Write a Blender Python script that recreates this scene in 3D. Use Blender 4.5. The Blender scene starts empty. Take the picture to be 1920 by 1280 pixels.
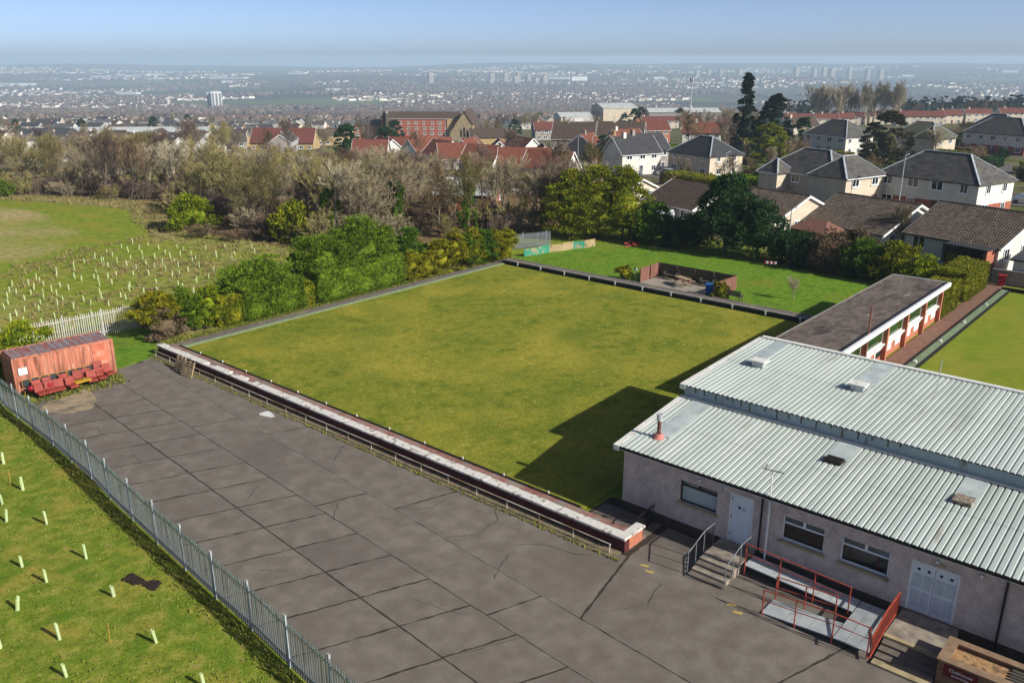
import bpy, math, random
import numpy as np
from mathutils import Vector, Matrix
random.seed(7)
S = bpy.context.scene
COL = S.collection
R = math.radians
# ------------------------------------------------------------------ camera, sky, sun, exposure
YAW, PITCH, CAMH = 40.85, 18.27, 20.0
cd = bpy.data.cameras.new('camera'); cam = bpy.data.objects.new('camera', cd); COL.objects.link(cam)
cam.location = (0, 0, CAMH); cam.rotation_euler = (R(90 - PITCH), 0, R(YAW - 90))
cd.sensor_width = 36; cd.lens = 30.24; cd.clip_start = .5; cd.clip_end = 60000
S.camera = cam
SUN_EL, SUN_DIR = 30.5, (0.12, -0.993)          # horizontal direction towards the sun
w = bpy.data.worlds.new('World'); S.world = w; w.use_nodes = True
nt = w.node_tree; bg = nt.nodes['Background']
sky = nt.nodes.new('ShaderNodeTexSky'); sky.sky_type = 'NISHITA'; sky.sun_disc = False
sky.sun_elevation = R(SUN_EL); sky.sun_rotation = math.atan2(SUN_DIR[0], SUN_DIR[1])
sky.altitude = 150; sky.air_density = .3; sky.dust_density = .95; sky.ozone_density = .5
nt.links.new(sky.outputs[0], bg.inputs[0]); bg.inputs[1].default_value = 0.125
sl = bpy.data.lights.new('sun', 'SUN'); sl.energy = 5.0; sl.angle = R(.6); sl.color = (1, .95, .86)
so = bpy.data.objects.new('sun', sl); COL.objects.link(so); so.location = (60, -60, 80)
ce = math.cos(R(SUN_EL))
so.rotation_euler = Vector((SUN_DIR[0]*ce, SUN_DIR[1]*ce, math.sin(R(SUN_EL)))).to_track_quat('Z', 'Y').to_euler()
S.view_settings.view_transform = 'Standard'; S.view_settings.look = 'None'
S.view_settings.exposure = .38; S.view_settings.gamma = 1; S.view_settings.use_curve_mapping = False
S.render.engine = 'CYCLES'
S.cycles.max_bounces = 6; S.cycles.diffuse_bounces = 2; S.cycles.glossy_bounces = 2; S.cycles.transmission_bounces = 3
S.cycles.transparent_max_bounces = 6; S.cycles.volume_bounces = 0

# ------------------------------------------------------------------ helpers
def lin(h):
    h = h.lstrip('#'); o = []
    for i in (0, 2, 4):
        v = int(h[i:i+2], 16)/255
        o.append(v/12.92 if v <= .04045 else ((v+.055)/1.055)**2.4)
    return o
MATS = {}
ORD = ['first', 'second', 'third', 'fourth', 'fifth', 'sixth', 'seventh', 'eighth', 'ninth', 'tenth', 'eleventh', 'twelfth', 'thirteenth', 'fourteenth', 'fifteenth', 'sixteenth', 'seventeenth', 'eighteenth']
def M(name, cols, scale=3., rough=.85, bump=0., bscale=None, stretch=(1, 1, 1), detail=5, big=None, island=0., metal=0., spec=.3, objrand=0., lo=.35, hi=.65, trans=0., grain=None):
    """noise-driven principled material; cols: list of hex. big=(hex,scale,lo,hi): large blotches of another colour"""
    m = bpy.data.materials.new(name); m.use_nodes = True; n = m.node_tree.nodes; L = m.node_tree.links
    b = n['Principled BSDF']; b.inputs['Roughness'].default_value = rough; b.inputs['Metallic'].default_value = metal
    b.inputs['Specular IOR Level'].default_value = spec
    tc = n.new('ShaderNodeTexCoord'); oi = n.new('ShaderNodeObjectInfo')
    ad = n.new('ShaderNodeVectorMath'); ad.operation = 'ADD'
    mp = n.new('ShaderNodeMapping'); mp.inputs['Scale'].default_value = stretch
    mu = n.new('ShaderNodeVectorMath'); mu.operation = 'SCALE'; mu.inputs['Scale'].default_value = 91.
    cx = n.new('ShaderNodeCombineXYZ'); L.new(oi.outputs['Random'], cx.inputs[0]); L.new(oi.outputs['Random'], cx.inputs[1])
    L.new(cx.outputs[0], mu.inputs[0]); L.new(tc.outputs['Object'], ad.inputs[0]); L.new(mu.outputs[0], ad.inputs[1])
    L.new(ad.outputs[0], mp.inputs[0])
    def noise(s, d=5):
        q = n.new('ShaderNodeTexNoise'); q.inputs['Scale'].default_value = s; q.inputs['Detail'].default_value = d
        L.new(mp.outputs[0], q.inputs['Vector']); return q
    out = None
    if len(cols) == 1:
        rgb = n.new('ShaderNodeRGB'); rgb.outputs[0].default_value = (*lin(cols[0]), 1); out = rgb.outputs[0]
    else:
        q = noise(scale, detail); r = n.new('ShaderNodeValToRGB'); e = r.color_ramp.elements
        k = len(cols)
        for i, c in enumerate(cols):
            p = lo+(hi-lo)*i/(k-1)
            el = e[0] if i == 0 else (e[len(e)-1] if i == k-1 else e.new(p))
            el.color = (*lin(c), 1); el.position = p
        L.new(q.outputs['Fac'], r.inputs[0]); out = r.outputs[0]
    if big:
        for bc, bs, blo, bhi in (big if isinstance(big, list) else [big]):
            q = noise(bs, 6); mr = n.new('ShaderNodeMapRange'); mr.inputs[1].default_value = blo; mr.inputs[2].default_value = bhi
            L.new(q.outputs['Fac'], mr.inputs[0]); mx = n.new('ShaderNodeMix'); mx.data_type = 'RGBA'
            L.new(mr.outputs[0], mx.inputs[0]); L.new(out, mx.inputs[6]); mx.inputs[7].default_value = (*lin(bc), 1); out = mx.outputs[2]
    if grain:
        for gs_, ga_ in grain:
            q = noise(gs_, 3); mr = n.new('ShaderNodeMapRange'); mr.inputs[1].default_value = .3; mr.inputs[2].default_value = .7; mr.inputs[3].default_value = 1-ga_; mr.inputs[4].default_value = 1+ga_
            L.new(q.outputs['Fac'], mr.inputs[0]); hv = n.new('ShaderNodeHueSaturation'); L.new(mr.outputs[0], hv.inputs['Value']); L.new(out, hv.inputs['Color']); out = hv.outputs[0]
    if island or objrand:
        hs = n.new('ShaderNodeHueSaturation'); v = None
        if island:
            ge = n.new('ShaderNodeNewGeometry'); mr = n.new('ShaderNodeMapRange'); mr.inputs[3].default_value = 1-island; mr.inputs[4].default_value = 1+island
            L.new(ge.outputs['Random Per Island'], mr.inputs[0]); v = mr.outputs[0]
        if objrand:
            m2 = n.new('ShaderNodeMapRange'); m2.inputs[3].default_value = 1-objrand; m2.inputs[4].default_value = 1+objrand
            L.new(oi.outputs['Random'], m2.inputs[0])
            if v is not None:
                mm = n.new('ShaderNodeMath'); mm.operation = 'MULTIPLY'; L.new(v, mm.inputs[0]); L.new(m2.outputs[0], mm.inputs[1]); v = mm.outputs[0]
            else: v = m2.outputs[0]
        L.new(v, hs.inputs['Value']); L.new(out, hs.inputs['Color']); out = hs.outputs[0]
    L.new(out, b.inputs['Base Color'])
    if bump:
        q = noise(bscale or scale*4, 4); bp = n.new('ShaderNodeBump'); bp.inputs['Strength'].default_value = 1; bp.inputs['Distance'].default_value = bump
        L.new(q.outputs['Fac'], bp.inputs['Height']); L.new(bp.outputs[0], b.inputs['Normal'])
    if trans:
        b.inputs['Subsurface Weight'].default_value = 0
        t = n.new('ShaderNodeBsdfTranslucent'); L.new(out, t.inputs[0]); ms = n.new('ShaderNodeMixShader'); ms.inputs[0].default_value = trans
        L.new(b.outputs[0], ms.inputs[1]); L.new(t.outputs[0], ms.inputs[2]); L.new(ms.outputs[0], n['Material Output'].inputs[0])
    MATS[name] = m
    return m
def brick_mat(name, c1, c2, mortar, scale=1., wall='x'):
    m = M(name, [c1, c2], 2.); n = m.node_tree.nodes; L = m.node_tree.links; b = n['Principled BSDF']
    tc = n.new('ShaderNodeTexCoord'); sx = n.new('ShaderNodeSeparateXYZ'); L.new(tc.outputs['Object'], sx.inputs[0])
    cx = n.new('ShaderNodeCombineXYZ'); ad = n.new('ShaderNodeMath'); ad.operation = 'ADD'
    L.new(sx.outputs[0], ad.inputs[0]); L.new(sx.outputs[1], ad.inputs[1])
    L.new(ad.outputs[0], cx.inputs[0]); L.new(sx.outputs[2], cx.inputs[1])
    t = n.new('ShaderNodeTexBrick'); t.inputs['Scale'].default_value = 1/scale
    t.inputs['Brick Width'].default_value = .225; t.inputs['Row Height'].default_value = .075; t.inputs['Mortar Size'].default_value = .008
    t.inputs['Color1'].default_value = (*lin(c1), 1); t.inputs['Color2'].default_value = (*lin(c2), 1); t.inputs['Mortar'].default_value = (*lin(mortar), 1)
    L.new(cx.outputs[0], t.inputs[0]); L.new(t.outputs[0], b.inputs['Base Color'])
    return m
class MB:
    def __init__(s): s.v = []; s.f = []
    def box(s, x0, x1, y0, y1, z0, z1):
        o = len(s.v)
        s.v += [(x0, y0, z0), (x1, y0, z0), (x1, y1, z0), (x0, y1, z0), (x0, y0, z1), (x1, y0, z1), (x1, y1, z1), (x0, y1, z1)]
        s.f += [tuple(o+i for i in q) for q in ((0, 3, 2, 1), (4, 5, 6, 7), (0, 1, 5, 4), (1, 2, 6, 5), (2, 3, 7, 6), (3, 0, 4, 7))]; return s
    def quad(s, a, b, c, d): o = len(s.v); s.v += [a, b, c, d]; s.f.append((o, o+1, o+2, o+3)); return s
    def tri(s, a, b, c): o = len(s.v); s.v += [a, b, c]; s.f.append((o, o+1, o+2)); return s
    def tube(s, p, q, r0, r1=None, n=8, cap=True):
        r1 = r0 if r1 is None else r1
        p = Vector(p); q = Vector(q); d = (q-p)
        if d.length < 1e-6: return s
        d.normalize(); a = d.orthogonal().normalized(); b = d.cross(a); o = len(s.v)
        for c, r in ((p, r0), (q, r1)):
            for i in range(n):
                t = 2*math.pi*i/n; s.v.append(tuple(c+a*(r*math.cos(t))+b*(r*math.sin(t))))
        for i in range(n): j = (i+1) % n; s.f.append((o+i, o+j, o+n+j, o+n+i))
        if cap: s.f.append(tuple(o+n-1-i for i in range(n))); s.f.append(tuple(o+n+i for i in range(n)))
        return s
    def bar(s, p, q, w, h):
        """rectangular bar from p to q, w across, h in the up direction"""
        p = Vector(p); q = Vector(q); d = (q-p).normalized(); up = Vector((0, 0, 1))
        if abs(d.z) > .95: up = Vector((1, 0, 0))
        a = d.cross(up).normalized(); b = a.cross(d); o = len(s.v)
        for c in (p, q):
            for i, j in ((-1, -1), (1, -1), (1, 1), (-1, 1)): s.v.append(tuple(c+a*(i*w/2)+b*(j*h/2)))
        s.f += [tuple(o+i for i in k) for k in ((0, 1, 2, 3), (7, 6, 5, 4), (0, 4, 5, 1), (1, 5, 6, 2), (2, 6, 7, 3), (3, 7, 4, 0))]; return s
    def prism(s, pts, z0, z1):
        n = len(pts); o = len(s.v); s.v += [(x, y, z0) for x, y in pts]+[(x, y, z1) for x, y in pts]
        s.f.append(tuple(o+n-1-i for i in range(n))); s.f.append(tuple(o+n+i for i in range(n)))
        for i in range(n): j = (i+1) % n; s.f.append((o+i, o+j, o+n+j, o+n+i))
        return s
    def mesh(s, name, mat, smooth=False):
        m = bpy.data.meshes.new(name); m.from_pydata([tuple(v) for v in s.v], [], s.f)
        if mat: m.materials.append(mat)
        if smooth: m.polygons.foreach_set('use_smooth', [True]*len(m.polygons))
        return m
def link(name, me, parent=None, loc=(0, 0, 0), rot=(0, 0, 0), scale=(1, 1, 1)):
    o = bpy.data.objects.new(name, me); COL.objects.link(o); o.location = loc; o.rotation_euler = rot; o.scale = scale
    if parent: o.parent = parent
    return o
def part(name, mb, mat, parent, world=True, smooth=False, label=None):
    """mesh part under a thing; world=True: coordinates are world metres (thing not rotated)"""
    base = Vector((0, 0, 0)); p = parent
    while world and p: base += p.location; p = p.parent
    o = link(name, mb.mesh(name, mat, smooth), parent, -base if world else (0, 0, 0))
    if label: o['label'] = label
    return o
def tag(o, label, cat, group=None, kind=None):
    o['label'] = label
    if cat: o['category'] = cat
    if group: o['group'] = group
    if kind: o['kind'] = kind
    return o
def thing(name, label, cat, loc=(0, 0, 0), rz=0., group=None, scale=None):
    o = bpy.data.objects.new(name, None); COL.objects.link(o); o.location = loc; o.rotation_euler = (0, 0, rz); o.empty_display_size = .2
    if scale: o.scale = scale
    return tag(o, label, cat, group)
def solo(name, mb, mat, label, cat, loc=(0, 0, 0), rz=0., group=None, smooth=False):
    return tag(link(name, mb.mesh(name, mat, smooth), None, loc, (0, 0, rz)), label, cat, group)
def struct(name, mb, mat, label=None, smooth=False):
    o = link(name, mb.mesh(name, mat, smooth)); o['kind'] = 'structure'
    if label: o['label'] = label
    return o
def copytree(o, parent=None):
    c = o.copy(); COL.objects.link(c); c.parent = parent
    for ch in list(o.children): copytree(ch, c)
    return c
def wallx(mb, x0, x1, y0, y1, z0, z1, ops):
    """wall running along Y between x0..x1 with rectangular openings (ya, yb, za, zb)"""
    ys = sorted({y0, y1, *[o[0] for o in ops], *[o[1] for o in ops]})
    for a, b in zip(ys[:-1], ys[1:]):
        cuts = sorted([(o[2], o[3]) for o in ops if o[0] <= a+1e-6 and o[1] >= b-1e-6]); z = z0
        for ca, cb in cuts:
            if ca > z+1e-4: mb.box(x0, x1, a, b, z, ca)
            z = cb
        if z < z1-1e-4: mb.box(x0, x1, a, b, z, z1)
    return mb
HX, HY = math.cos(R(YAW)), math.sin(R(YAW))
TD = [0, 120, 170, 250, 350, 470, 600, 800, 1500, 2200, 4200, 7000, 10500, 14000, 40000]
TZ = [0, 0, -3, -7, -13, -20, -27, -38, -78, -108, -118, -95, -72, -110, -600]
def gz(x, y):
    """height of the land; the hillside falls away into the valley in front of the camera"""
    x = np.asarray(x, float); y = np.asarray(y, float)
    d = x*HX+y*HY; l = x*HY-y*HX
    z = np.interp(d, TD, TZ)
    t = np.clip((d-130)/200, 0, 1); t = t*t*(3-2*t)
    z = z+t*np.clip(l, -150, 400)*.03*np.clip(1-(d-300)/1200, 0, 1)
    f = np.clip((d-1800)/2500, 0, 1)
    z = z+f*(10*np.sin(l/900+1.3)+7*np.sin(l/410+d/1300)+6*np.sin(d/700+l/2300))
    far = np.clip((d-6000)/3000, 0, 1)*np.clip((14000-d)/3000, 0, 1)
    z = z+far*(np.clip(l/4000+.35, 0, 1)*26+9*np.sin(l/1500)+5*np.sin(l/620+2))
    return z
def g1(x, y): return float(gz(x, y))
# ------------------------------------------------------------------ materials of the site
m_turf = M('bowling_turf', ['#5c6820', '#6f7626', '#858232'], .9, .95, .02, 22, detail=8, big=[('#8f8834', .14, .46, .68), ('#8d8636', .6, .56, .72), ('#5e6c22', .3, .5, .72), ('#606e24', .9, .55, .75), ('#9a8f4c', 2.4, .61, .72)], spec=.05, grain=[(2.6, .12), (7, .2), (26, .3)])
m_turf2 = M('mown_turf', ['#6c7a24', '#78822a'], 1.5, .95, .01, 30, detail=8, big=[('#838034', .12, .5, .75), ('#667822', .4, .52, .7)], spec=.05, grain=[(9, .08), (30, .12)])
m_lawn = M('lawn_grass', ['#4f701e', '#5d7c24', '#6e862c'], 2.2, .95, .02, 25, detail=8, big=[('#70782c', .2, .52, .7), ('#486a1c', .6, .55, .7)], spec=.05, grain=[(6, .15), (22, .22)])
m_bank = M('bank_grass', ['#5c6e22', '#6e7c28', '#82863a'], 1.6, .95, .03, 18, detail=8, big=[('#8d843a', .4, .48, .68), ('#56701f', .7, .5, .68), ('#8f7f4c', 3.2, .62, .76)], spec=.05, grain=[(8, .2), (26, .3)])
m_tarmac = M('worn_tarmac', ['#665f57', '#6d665e', '#756e66'], 1.2, .93, .008, 60, detail=6, big=[('#605852', .16, .48, .8), ('#7b746c', .3, .58, .9)], spec=.15, objrand=.025, grain=[(70, .3), (28, .14)])
m_joint = M('mossy_joint', ['#2e2922', '#3c362b'], 6., .95, .01)
m_roof = M('roof_sheeting', ['#a4ada7', '#b4bcb6'], .8, .5, 0, stretch=(.2, 1, 1), big=[('#949c95', .45, .56, .8), ('#8d8474', 1.4, .66, .8), ('#75583f', 5., .74, .8)], spec=.4, detail=8)
m_flash = M('roof_flashing', ['#9aa6a6', '#b4bcba'], 1.2, .45, big=('#8a8a80', 2, .6, .75))
m_cap = M('ridge_flashing', ['#c9c9c2', '#dad9d2'], 2, .6, big=('#8f8470', 4, .6, .75))
m_step = M('step_cladding', ['#8c9aa0', '#98a5aa'], 1.5, .55, big=('#5e5a50', 2.2, .6, .74), stretch=(1, 1, .25))
m_harl = M('harled_wall', ['#b2a39d', '#bdaea8', '#c8b9b2'], 2.5, .95, .01, 60, detail=6, big=('#9e918c', .5, .55, .85), grain=[(11, .1), (34, .22)])
m_plinth = M('plinth_render', ['#3f3833', '#4c443e'], 3, .95)
m_white = M('white_paint', ['#cfd2d2', '#dcdedd'], 3, .5)
m_upvc = M('white_upvc', ['#d8dde0', '#e2e6e8'], 2, .35)
m_doorw = M('door_paint', ['#c5d0d8', '#d2dbe0'], 2, .45)
m_dark = M('black_paint', ['#17181a', '#222326'], 4, .5)
m_brownf = M('brown_frame', ['#1e1613', '#2a201b'], 3, .5)
m_tglass = M('top_light_glass', ['#3c4c4e', '#55676a'], .9, .1, spec=.6)
m_glass = M('window_glass', ['#0b0e10', '#1a2023'], .7, .08, spec=.6)
m_blind = M('window_blind', ['#8fa3a6', '#a3b3b5'], 1, .3, spec=.5)
m_conc = M('concrete', ['#7a7268', '#8b8276', '#998f80'], 3., .95, .01, 30, big=('#5d564d', .8, .55, .75))
m_concy = M('step_concrete', ['#96896a', '#a89a78'], 3., .95, big=('#6d644f', 1.5, .55, .75))
m_steptread = M('step_tread', ['#5d564e', '#6b635a'], 4., .95)
m_redrail = M('red_rail_paint', ['#8e3a2c', '#a34a38'], 4, .55, big=('#6b3226', 5, .58, .7))
m_ramp = M('ramp_plate', ['#9aa0a2', '#aab0b1'], 2, .55, big=('#80827d', 1.2, .55, .75))
m_steel = M('galvanised_steel', ['#8b979e', '#9faab0'], 3, .42, metal=.55, big=('#76828a', 1.5, .55, .75))
m_steelw = M('galvanised_post', ['#aab4ba', '#bcc4c8'], 3, .45, metal=.35)
m_pale2 = M('old_pale', ['#b9b7b2', '#a8a6a0'], 3, .6, big=('#8a5a40', .6, .6, .68))
m_coping = M('coping_paint', ['#c2bfb8', '#d0cdc6'], 3, .8, .004, 20, big=[('#8d877d', 3.0, .54, .62)])
m_maroon = M('maroon_wall', ['#421d1d', '#55282a'], 2, .8, big=('#2b1714', 1.5, .55, .75))
m_pink = M('red_paving', ['#7d5249', '#8d6a60', '#857d74'], 1.4, .9, .006, 20, detail=8, big=('#6f6a62', .5, .5, .7))
m_path = M('ash_path', ['#5b5550', '#69625c'], 3, .95, .01, 40, big=('#77705a', .5, .55, .7))
m_pathred = M('red_ash_path', ['#6d4f42', '#7d5d4e'], 2.4, .95, .006, 40, big=('#6e5f55', .5, .55, .75))
m_black = M('ditch_board', ['#131312', '#1e1d1a'], 3, .8)
m_astro = M('ditch_matting', ['#67775a', '#748468'], 3, .95)
m_kerb = M('kerb_stone', ['#77736c', '#8a867e'], 3, .9)
m_felt = M('roof_felt', ['#4d443f', '#5e544e', '#6b615a'], 1.1, .95, .01, 14, detail=9, big=[('#3b3430', .45, .55, .7), ('#7c7264', 1.6, .6, .75)], stretch=(1, 2.2, 1))
m_brick = brick_mat('orange_brick', '#9d5136', '#b1603f', '#a08674')
m_brickd = brick_mat('brown_brick', '#6f5138', '#86633f', '#6d6254')
m_wood = M('stained_wood', ['#5e3629', '#744535'], 3, .8, stretch=(6, 6, .5))
m_panel = M('white_panel', ['#d9dbd8', '#e3e4e1'], 2, .5)
m_gglass = M('pavilion_glass', ['#1d3512', '#2f4a1e'], .6, .08, spec=.6)
m_rust = M('container_red', ['#a5644e', '#b4745c', '#96604c'], 1.6, .75, .004, 20, stretch=(3, 3, .35), big=[('#7d4a38', 1.1, .52, .66), ('#8a6a5e', 1.5, .58, .7), ('#c29c88', 3., .6, .72)])
m_rusttop = M('container_roof_paint', ['#6f3b2d', '#7c8388', '#8a4535', '#868d92'], 1.1, .7, stretch=(5, .4, 1), lo=.3, hi=.7)
m_seat = M('red_seat_vinyl', ['#7c3229', '#8f3d33'], 3, .6, objrand=.15)
m_seatb = M('black_chair', ['#2b2e31', '#393c3f'], 3, .7)
m_yel = M('yellow_table', ['#a88420', '#b8942e'], 3, .6)
m_tube = M('tree_tube_plastic', ['#b9cb90', '#c6d6a4'], 2, .6, trans=.25, objrand=.08)
m_cane = M('cane', ['#a8803c', '#b58d48'], 3, .8)
m_fencewood = M('weathered_fence', ['#6b4a40', '#80584b'], 3, .9, stretch=(5, 5, .5), objrand=.18)
m_fenceback = M('dark_fence_boards', ['#4a3b33', '#5a4a40'], 3, .9, stretch=(5, 5, .5), objrand=.18)
m_newwood = M('new_fence_boards', ['#b3925e', '#c3a26c'], 3, .9, stretch=(5, 5, .5), objrand=.1)
m_slab = M('patio_paving', ['#857f74', '#948d80'], 2.5, .95, .004, 20, big=('#6f6a5e', 1, .55, .7))
m_palletw = M('pallet_wood', ['#8a7a5e', '#9c8c6e'], 4, .9, stretch=(4, 4, .6))
m_bluebin = M('blue_bin', ['#1f5a9a', '#2868aa'], 2, .5)
m_redbin = M('red_bin', ['#8c1420', '#a01a28'], 2, .5)
m_benchw = M('bench_wood', ['#43403a', '#524e46'], 4, .9)
m_soil = M('dug_soil', ['#241a15', '#35281f'], 8, .98, .03, 20)
m_sign = M('maroon_sign', ['#5a0f18', '#64131c'], 3, .4)
m_teal = M('teal_board', ['#2c7a62', '#3a8a70'], 2, .8, big=('#8a8468', 1.5, .52, .6))
m_yline = M('yellow_line_paint', ['#b59a4a', '#a78f52'], 6, .9)
m_splash = M('spilled_paint', ['#b8b8b4', '#d0d0cc'], 5, .9)
m_flue = M('flue_rusty', ['#4a2f28', '#6b4438'], 6, .7)
m_fluep = M('flue_flashing', ['#b06a62', '#c07c72'], 4, .7)
m_alu = M('aluminium', ['#a4aaad', '#b6bbbd'], 3, .4, metal=.4)

# ------------------------------------------------------------------ the land: one sheet to the horizon
def sstep(a, b, x): t = np.clip((x-a)/(b-a), 0, 1); return t*t*(3-2*t)
def make_ground():
    angs = np.concatenate([np.radians(np.arange(-180, -46, 4.)), np.radians(np.arange(-46, 46.01, .3)), np.radians(np.arange(50, 180, 4.))])
    rad = np.concatenate([[0.5], 5*1.021**np.arange(0, 400)]); rad = rad[rad < 20000]
    A, Rr = np.meshgrid(angs, rad); th = R(YAW)+A
    X = Rr*np.cos(th); Y = Rr*np.sin(th); Zz = gz(X, Y)-.03
    na, nr = len(angs), len(rad)
    v = np.stack([X, Y, Zz], -1).reshape(-1, 3)
    i, j = np.meshgrid(np.arange(nr-1), np.arange(na), indexing='ij'); j2 = (j+1) % na
    f = np.stack([i*na+j, (i+1)*na+j, (i+1)*na+j2, i*na+j2], -1).reshape(-1, 4)
    me = bpy.data.meshes.new('ground'); me.vertices.add(len(v)); me.vertices.foreach_set('co', v.ravel())
    me.loops.add(f.size); me.loops.foreach_set('vertex_index', f.ravel().astype(np.int32))
    me.polygons.add(len(f)); me.polygons.foreach_set('loop_start', np.arange(0, f.size, 4, dtype=np.int32)); me.polygons.foreach_set('loop_total', np.full(len(f), 4, np.int32))
    me.update(calc_edges=True); me.polygons.foreach_set('use_smooth', [True]*len(f))
    x, y = v[:, 0], v[:, 1]; d = x*HX+y*HY
    # what grows where (plan of the field): dry = uncut tan grass, scrub = leaf litter and bramble under the trees, town = built-up land
    nz = np.sin(x*.31+1.2*np.sin(y*.17))*np.sin(y*.27+1.7*np.sin(x*.13))
    # mown ride curving through the meadow
    ride = np.array([(12, 82), (20, 88), (29, 90.6), (36.1, 92.5), (41.8, 96), (46.5, 101), (49, 110.5), (49.8, 122.2), (49.5, 135.5), (48, 150), (47, 180)])
    dist = np.full(len(x), 1e9)
    near = (x > -40) & (x < 110) & (y > 40) & (y < 240)
    for (ax, ay), (bx, by) in zip(ride[:-1], ride[1:]):
        t = np.clip(((x[near]-ax)*(bx-ax)+(y[near]-ay)*(by-ay))/((bx-ax)**2+(by-ay)**2), 0, 1)
        dd = np.hypot(x[near]-ax-t*(bx-ax), y[near]-ay-t*(by-ay)); dist[near] = np.minimum(dist[near], dd)
    mown = 1-sstep(3.0, 5.5, dist+1.0*nz)
    field = ((y > 60) & (x < 62)).astype(float)
    dry = field*(1-mown)*(.5+.25*nz)
    plant = field*(1-sstep(86, 92, y-.35*(x-30)))
    dry = np.clip(dry*(1-.5*plant), 0, 1)
    edge = np.interp(y, [64, 70, 76, 84, 96, 108, 118, 130, 140, 150, 170], [78, 66, 54.5, 53.5, 53.5, 58, 62, 59.5, 56, 53, 54])+1.2*nz
    scr = sstep(-1.5, 1.5, x-edge)*sstep(64, 68, y)*(1-sstep(240, 300, d))
    town = np.maximum(sstep(130, 200, d), sstep(86, 92, x)*(y < 66)); valley = sstep(500, 800, d)
    for nme, a in (('dry', dry), ('scrub', scr), ('town', town), ('valley', valley)):
        at = me.attributes.new(nme, 'FLOAT', 'POINT'); at.data.foreach_set('value', np.clip(a, 0, 1).astype(np.float32))
    m = bpy.data.materials.new('land'); m.use_nodes = True; n = m.node_tree.nodes; L = m.node_tree.links; b = n['Principled BSDF']
    b.inputs['Roughness'].default_value = .97; b.inputs['Specular IOR Level'].default_value = .1
    tc = n.new('ShaderNodeTexCoord')
    def noise(s, d=6, dist=0.):
        q = n.new('ShaderNodeTexNoise'); q.inputs['Scale'].default_value = s; q.inputs['Detail'].default_value = d; q.inputs['Distortion'].default_value = dist
        L.new(tc.outputs['Object'], q.inputs['Vector']); return q.outputs['Fac']
    def ramp(src, cols, lo, hi):
        r = n.new('ShaderNodeValToRGB'); e = r.color_ramp.elements
        for k, c in enumerate(cols):
            p = lo+(hi-lo)*k/(len(cols)-1); el = e[0] if k == 0 else (e[len(e)-1] if k == len(cols)-1 else e.new(p)); el.color = (*lin(c), 1); el.position = p
        L.new(src, r.inputs[0]); return r.outputs[0]
    def mix(f, a, c):
        q = n.new('ShaderNodeMix'); q.data_type = 'RGBA'; L.new(f, q.inputs[0]); L.new(a, q.inputs[6]); L.new(c, q.inputs[7]); return q.outputs[2]
    def attr(k): q = n.new('ShaderNodeAttribute'); q.attribute_name = k; return q.outputs['Fac']
    def math2(op, a, c):
        q = n.new('ShaderNodeMath'); q.operation = op
        for i_, z_ in enumerate((a, c)):
            if isinstance(z_, (int, float)): q.inputs[i_].default_value = z_
            else: L.new(z_, q.inputs[i_])
        q.use_clamp = True; return q.outputs[0]
    def mr(src, lo, hi): q = n.new('ShaderNodeMapRange'); q.inputs[1].default_value = lo; q.inputs[2].default_value = hi; L.new(src, q.inputs[0]); return q.outputs[0]
    green = ramp(noise(1.3, 9), ['#5f7022', '#707f24', '#828a2e'], .35, .65)
    green = mix(mr(noise(.25, 6), .5, .7), green, ramp(noise(3., 6), ['#7c7c2c', '#8d8436'], .4, .6))
    tan = ramp(noise(1.9, 9), ['#7d7648', '#9c8c60', '#b0a076'], .33, .66)
    brown = ramp(noise(1.2, 9), ['#57472f', '#6c573c', '#82704f'], .33, .66)
    dsel = mr(math2('ADD', math2('MULTIPLY', attr('dry'), 1.0), math2('MULTIPLY', math2('SUBTRACT', noise(.75, 8, .5), .5), 1.6)), .2, .8)
    near_c = mix(mr(math2('ADD', attr('scrub'), math2('SUBTRACT', noise(.5, 6), .5)), .35, .65), mix(dsel, green, tan), brown)
    # the valley: fields, woods, built-up patches
    vo = n.new('ShaderNodeTexVoronoi'); vo.inputs['Scale'].default_value = .0042; L.new(tc.outputs['Object'], vo.inputs['Vector'])
    fields = ramp(vo.outputs['Color'], ['#4c5a36', '#5a6a3a', '#6b6448', '#55503f', '#637544'], .15, .85)
    woods = ramp(noise(.02, 8), ['#2a3024', '#3c3a2c', '#4a4033'], .35, .65)
    gard = ramp(noise(.09, 7), ['#4c4f2c', '#5c6230', '#6a6450', '#57504a'], .35, .66)
    far_c = mix(mr(noise(.0016, 8, .6), .44, .52), fields, woods)
    built = ramp(noise(.06, 8), ['#3e3b37', '#5a544d', '#47433a'], .35, .65)
    far_c = mix(mr(noise(.0011, 6), .5, .56), far_c, built)
    far_c = mix(attr('valley'), gard, far_c)
    L.new(mix(attr('town'), near_c, far_c), b.inputs['Base Color'])
    bp = n.new('ShaderNodeBump'); bp.inputs['Distance'].default_value = .06; L.new(noise(6, 8), bp.inputs['Height']); L.new(bp.outputs[0], b.inputs['Normal'])
    me.materials.append(m)
    o = link('ground', me); o['kind'] = 'structure'; o['label'] = 'grassy hillside falling away into a wide valley'
make_ground()

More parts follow.
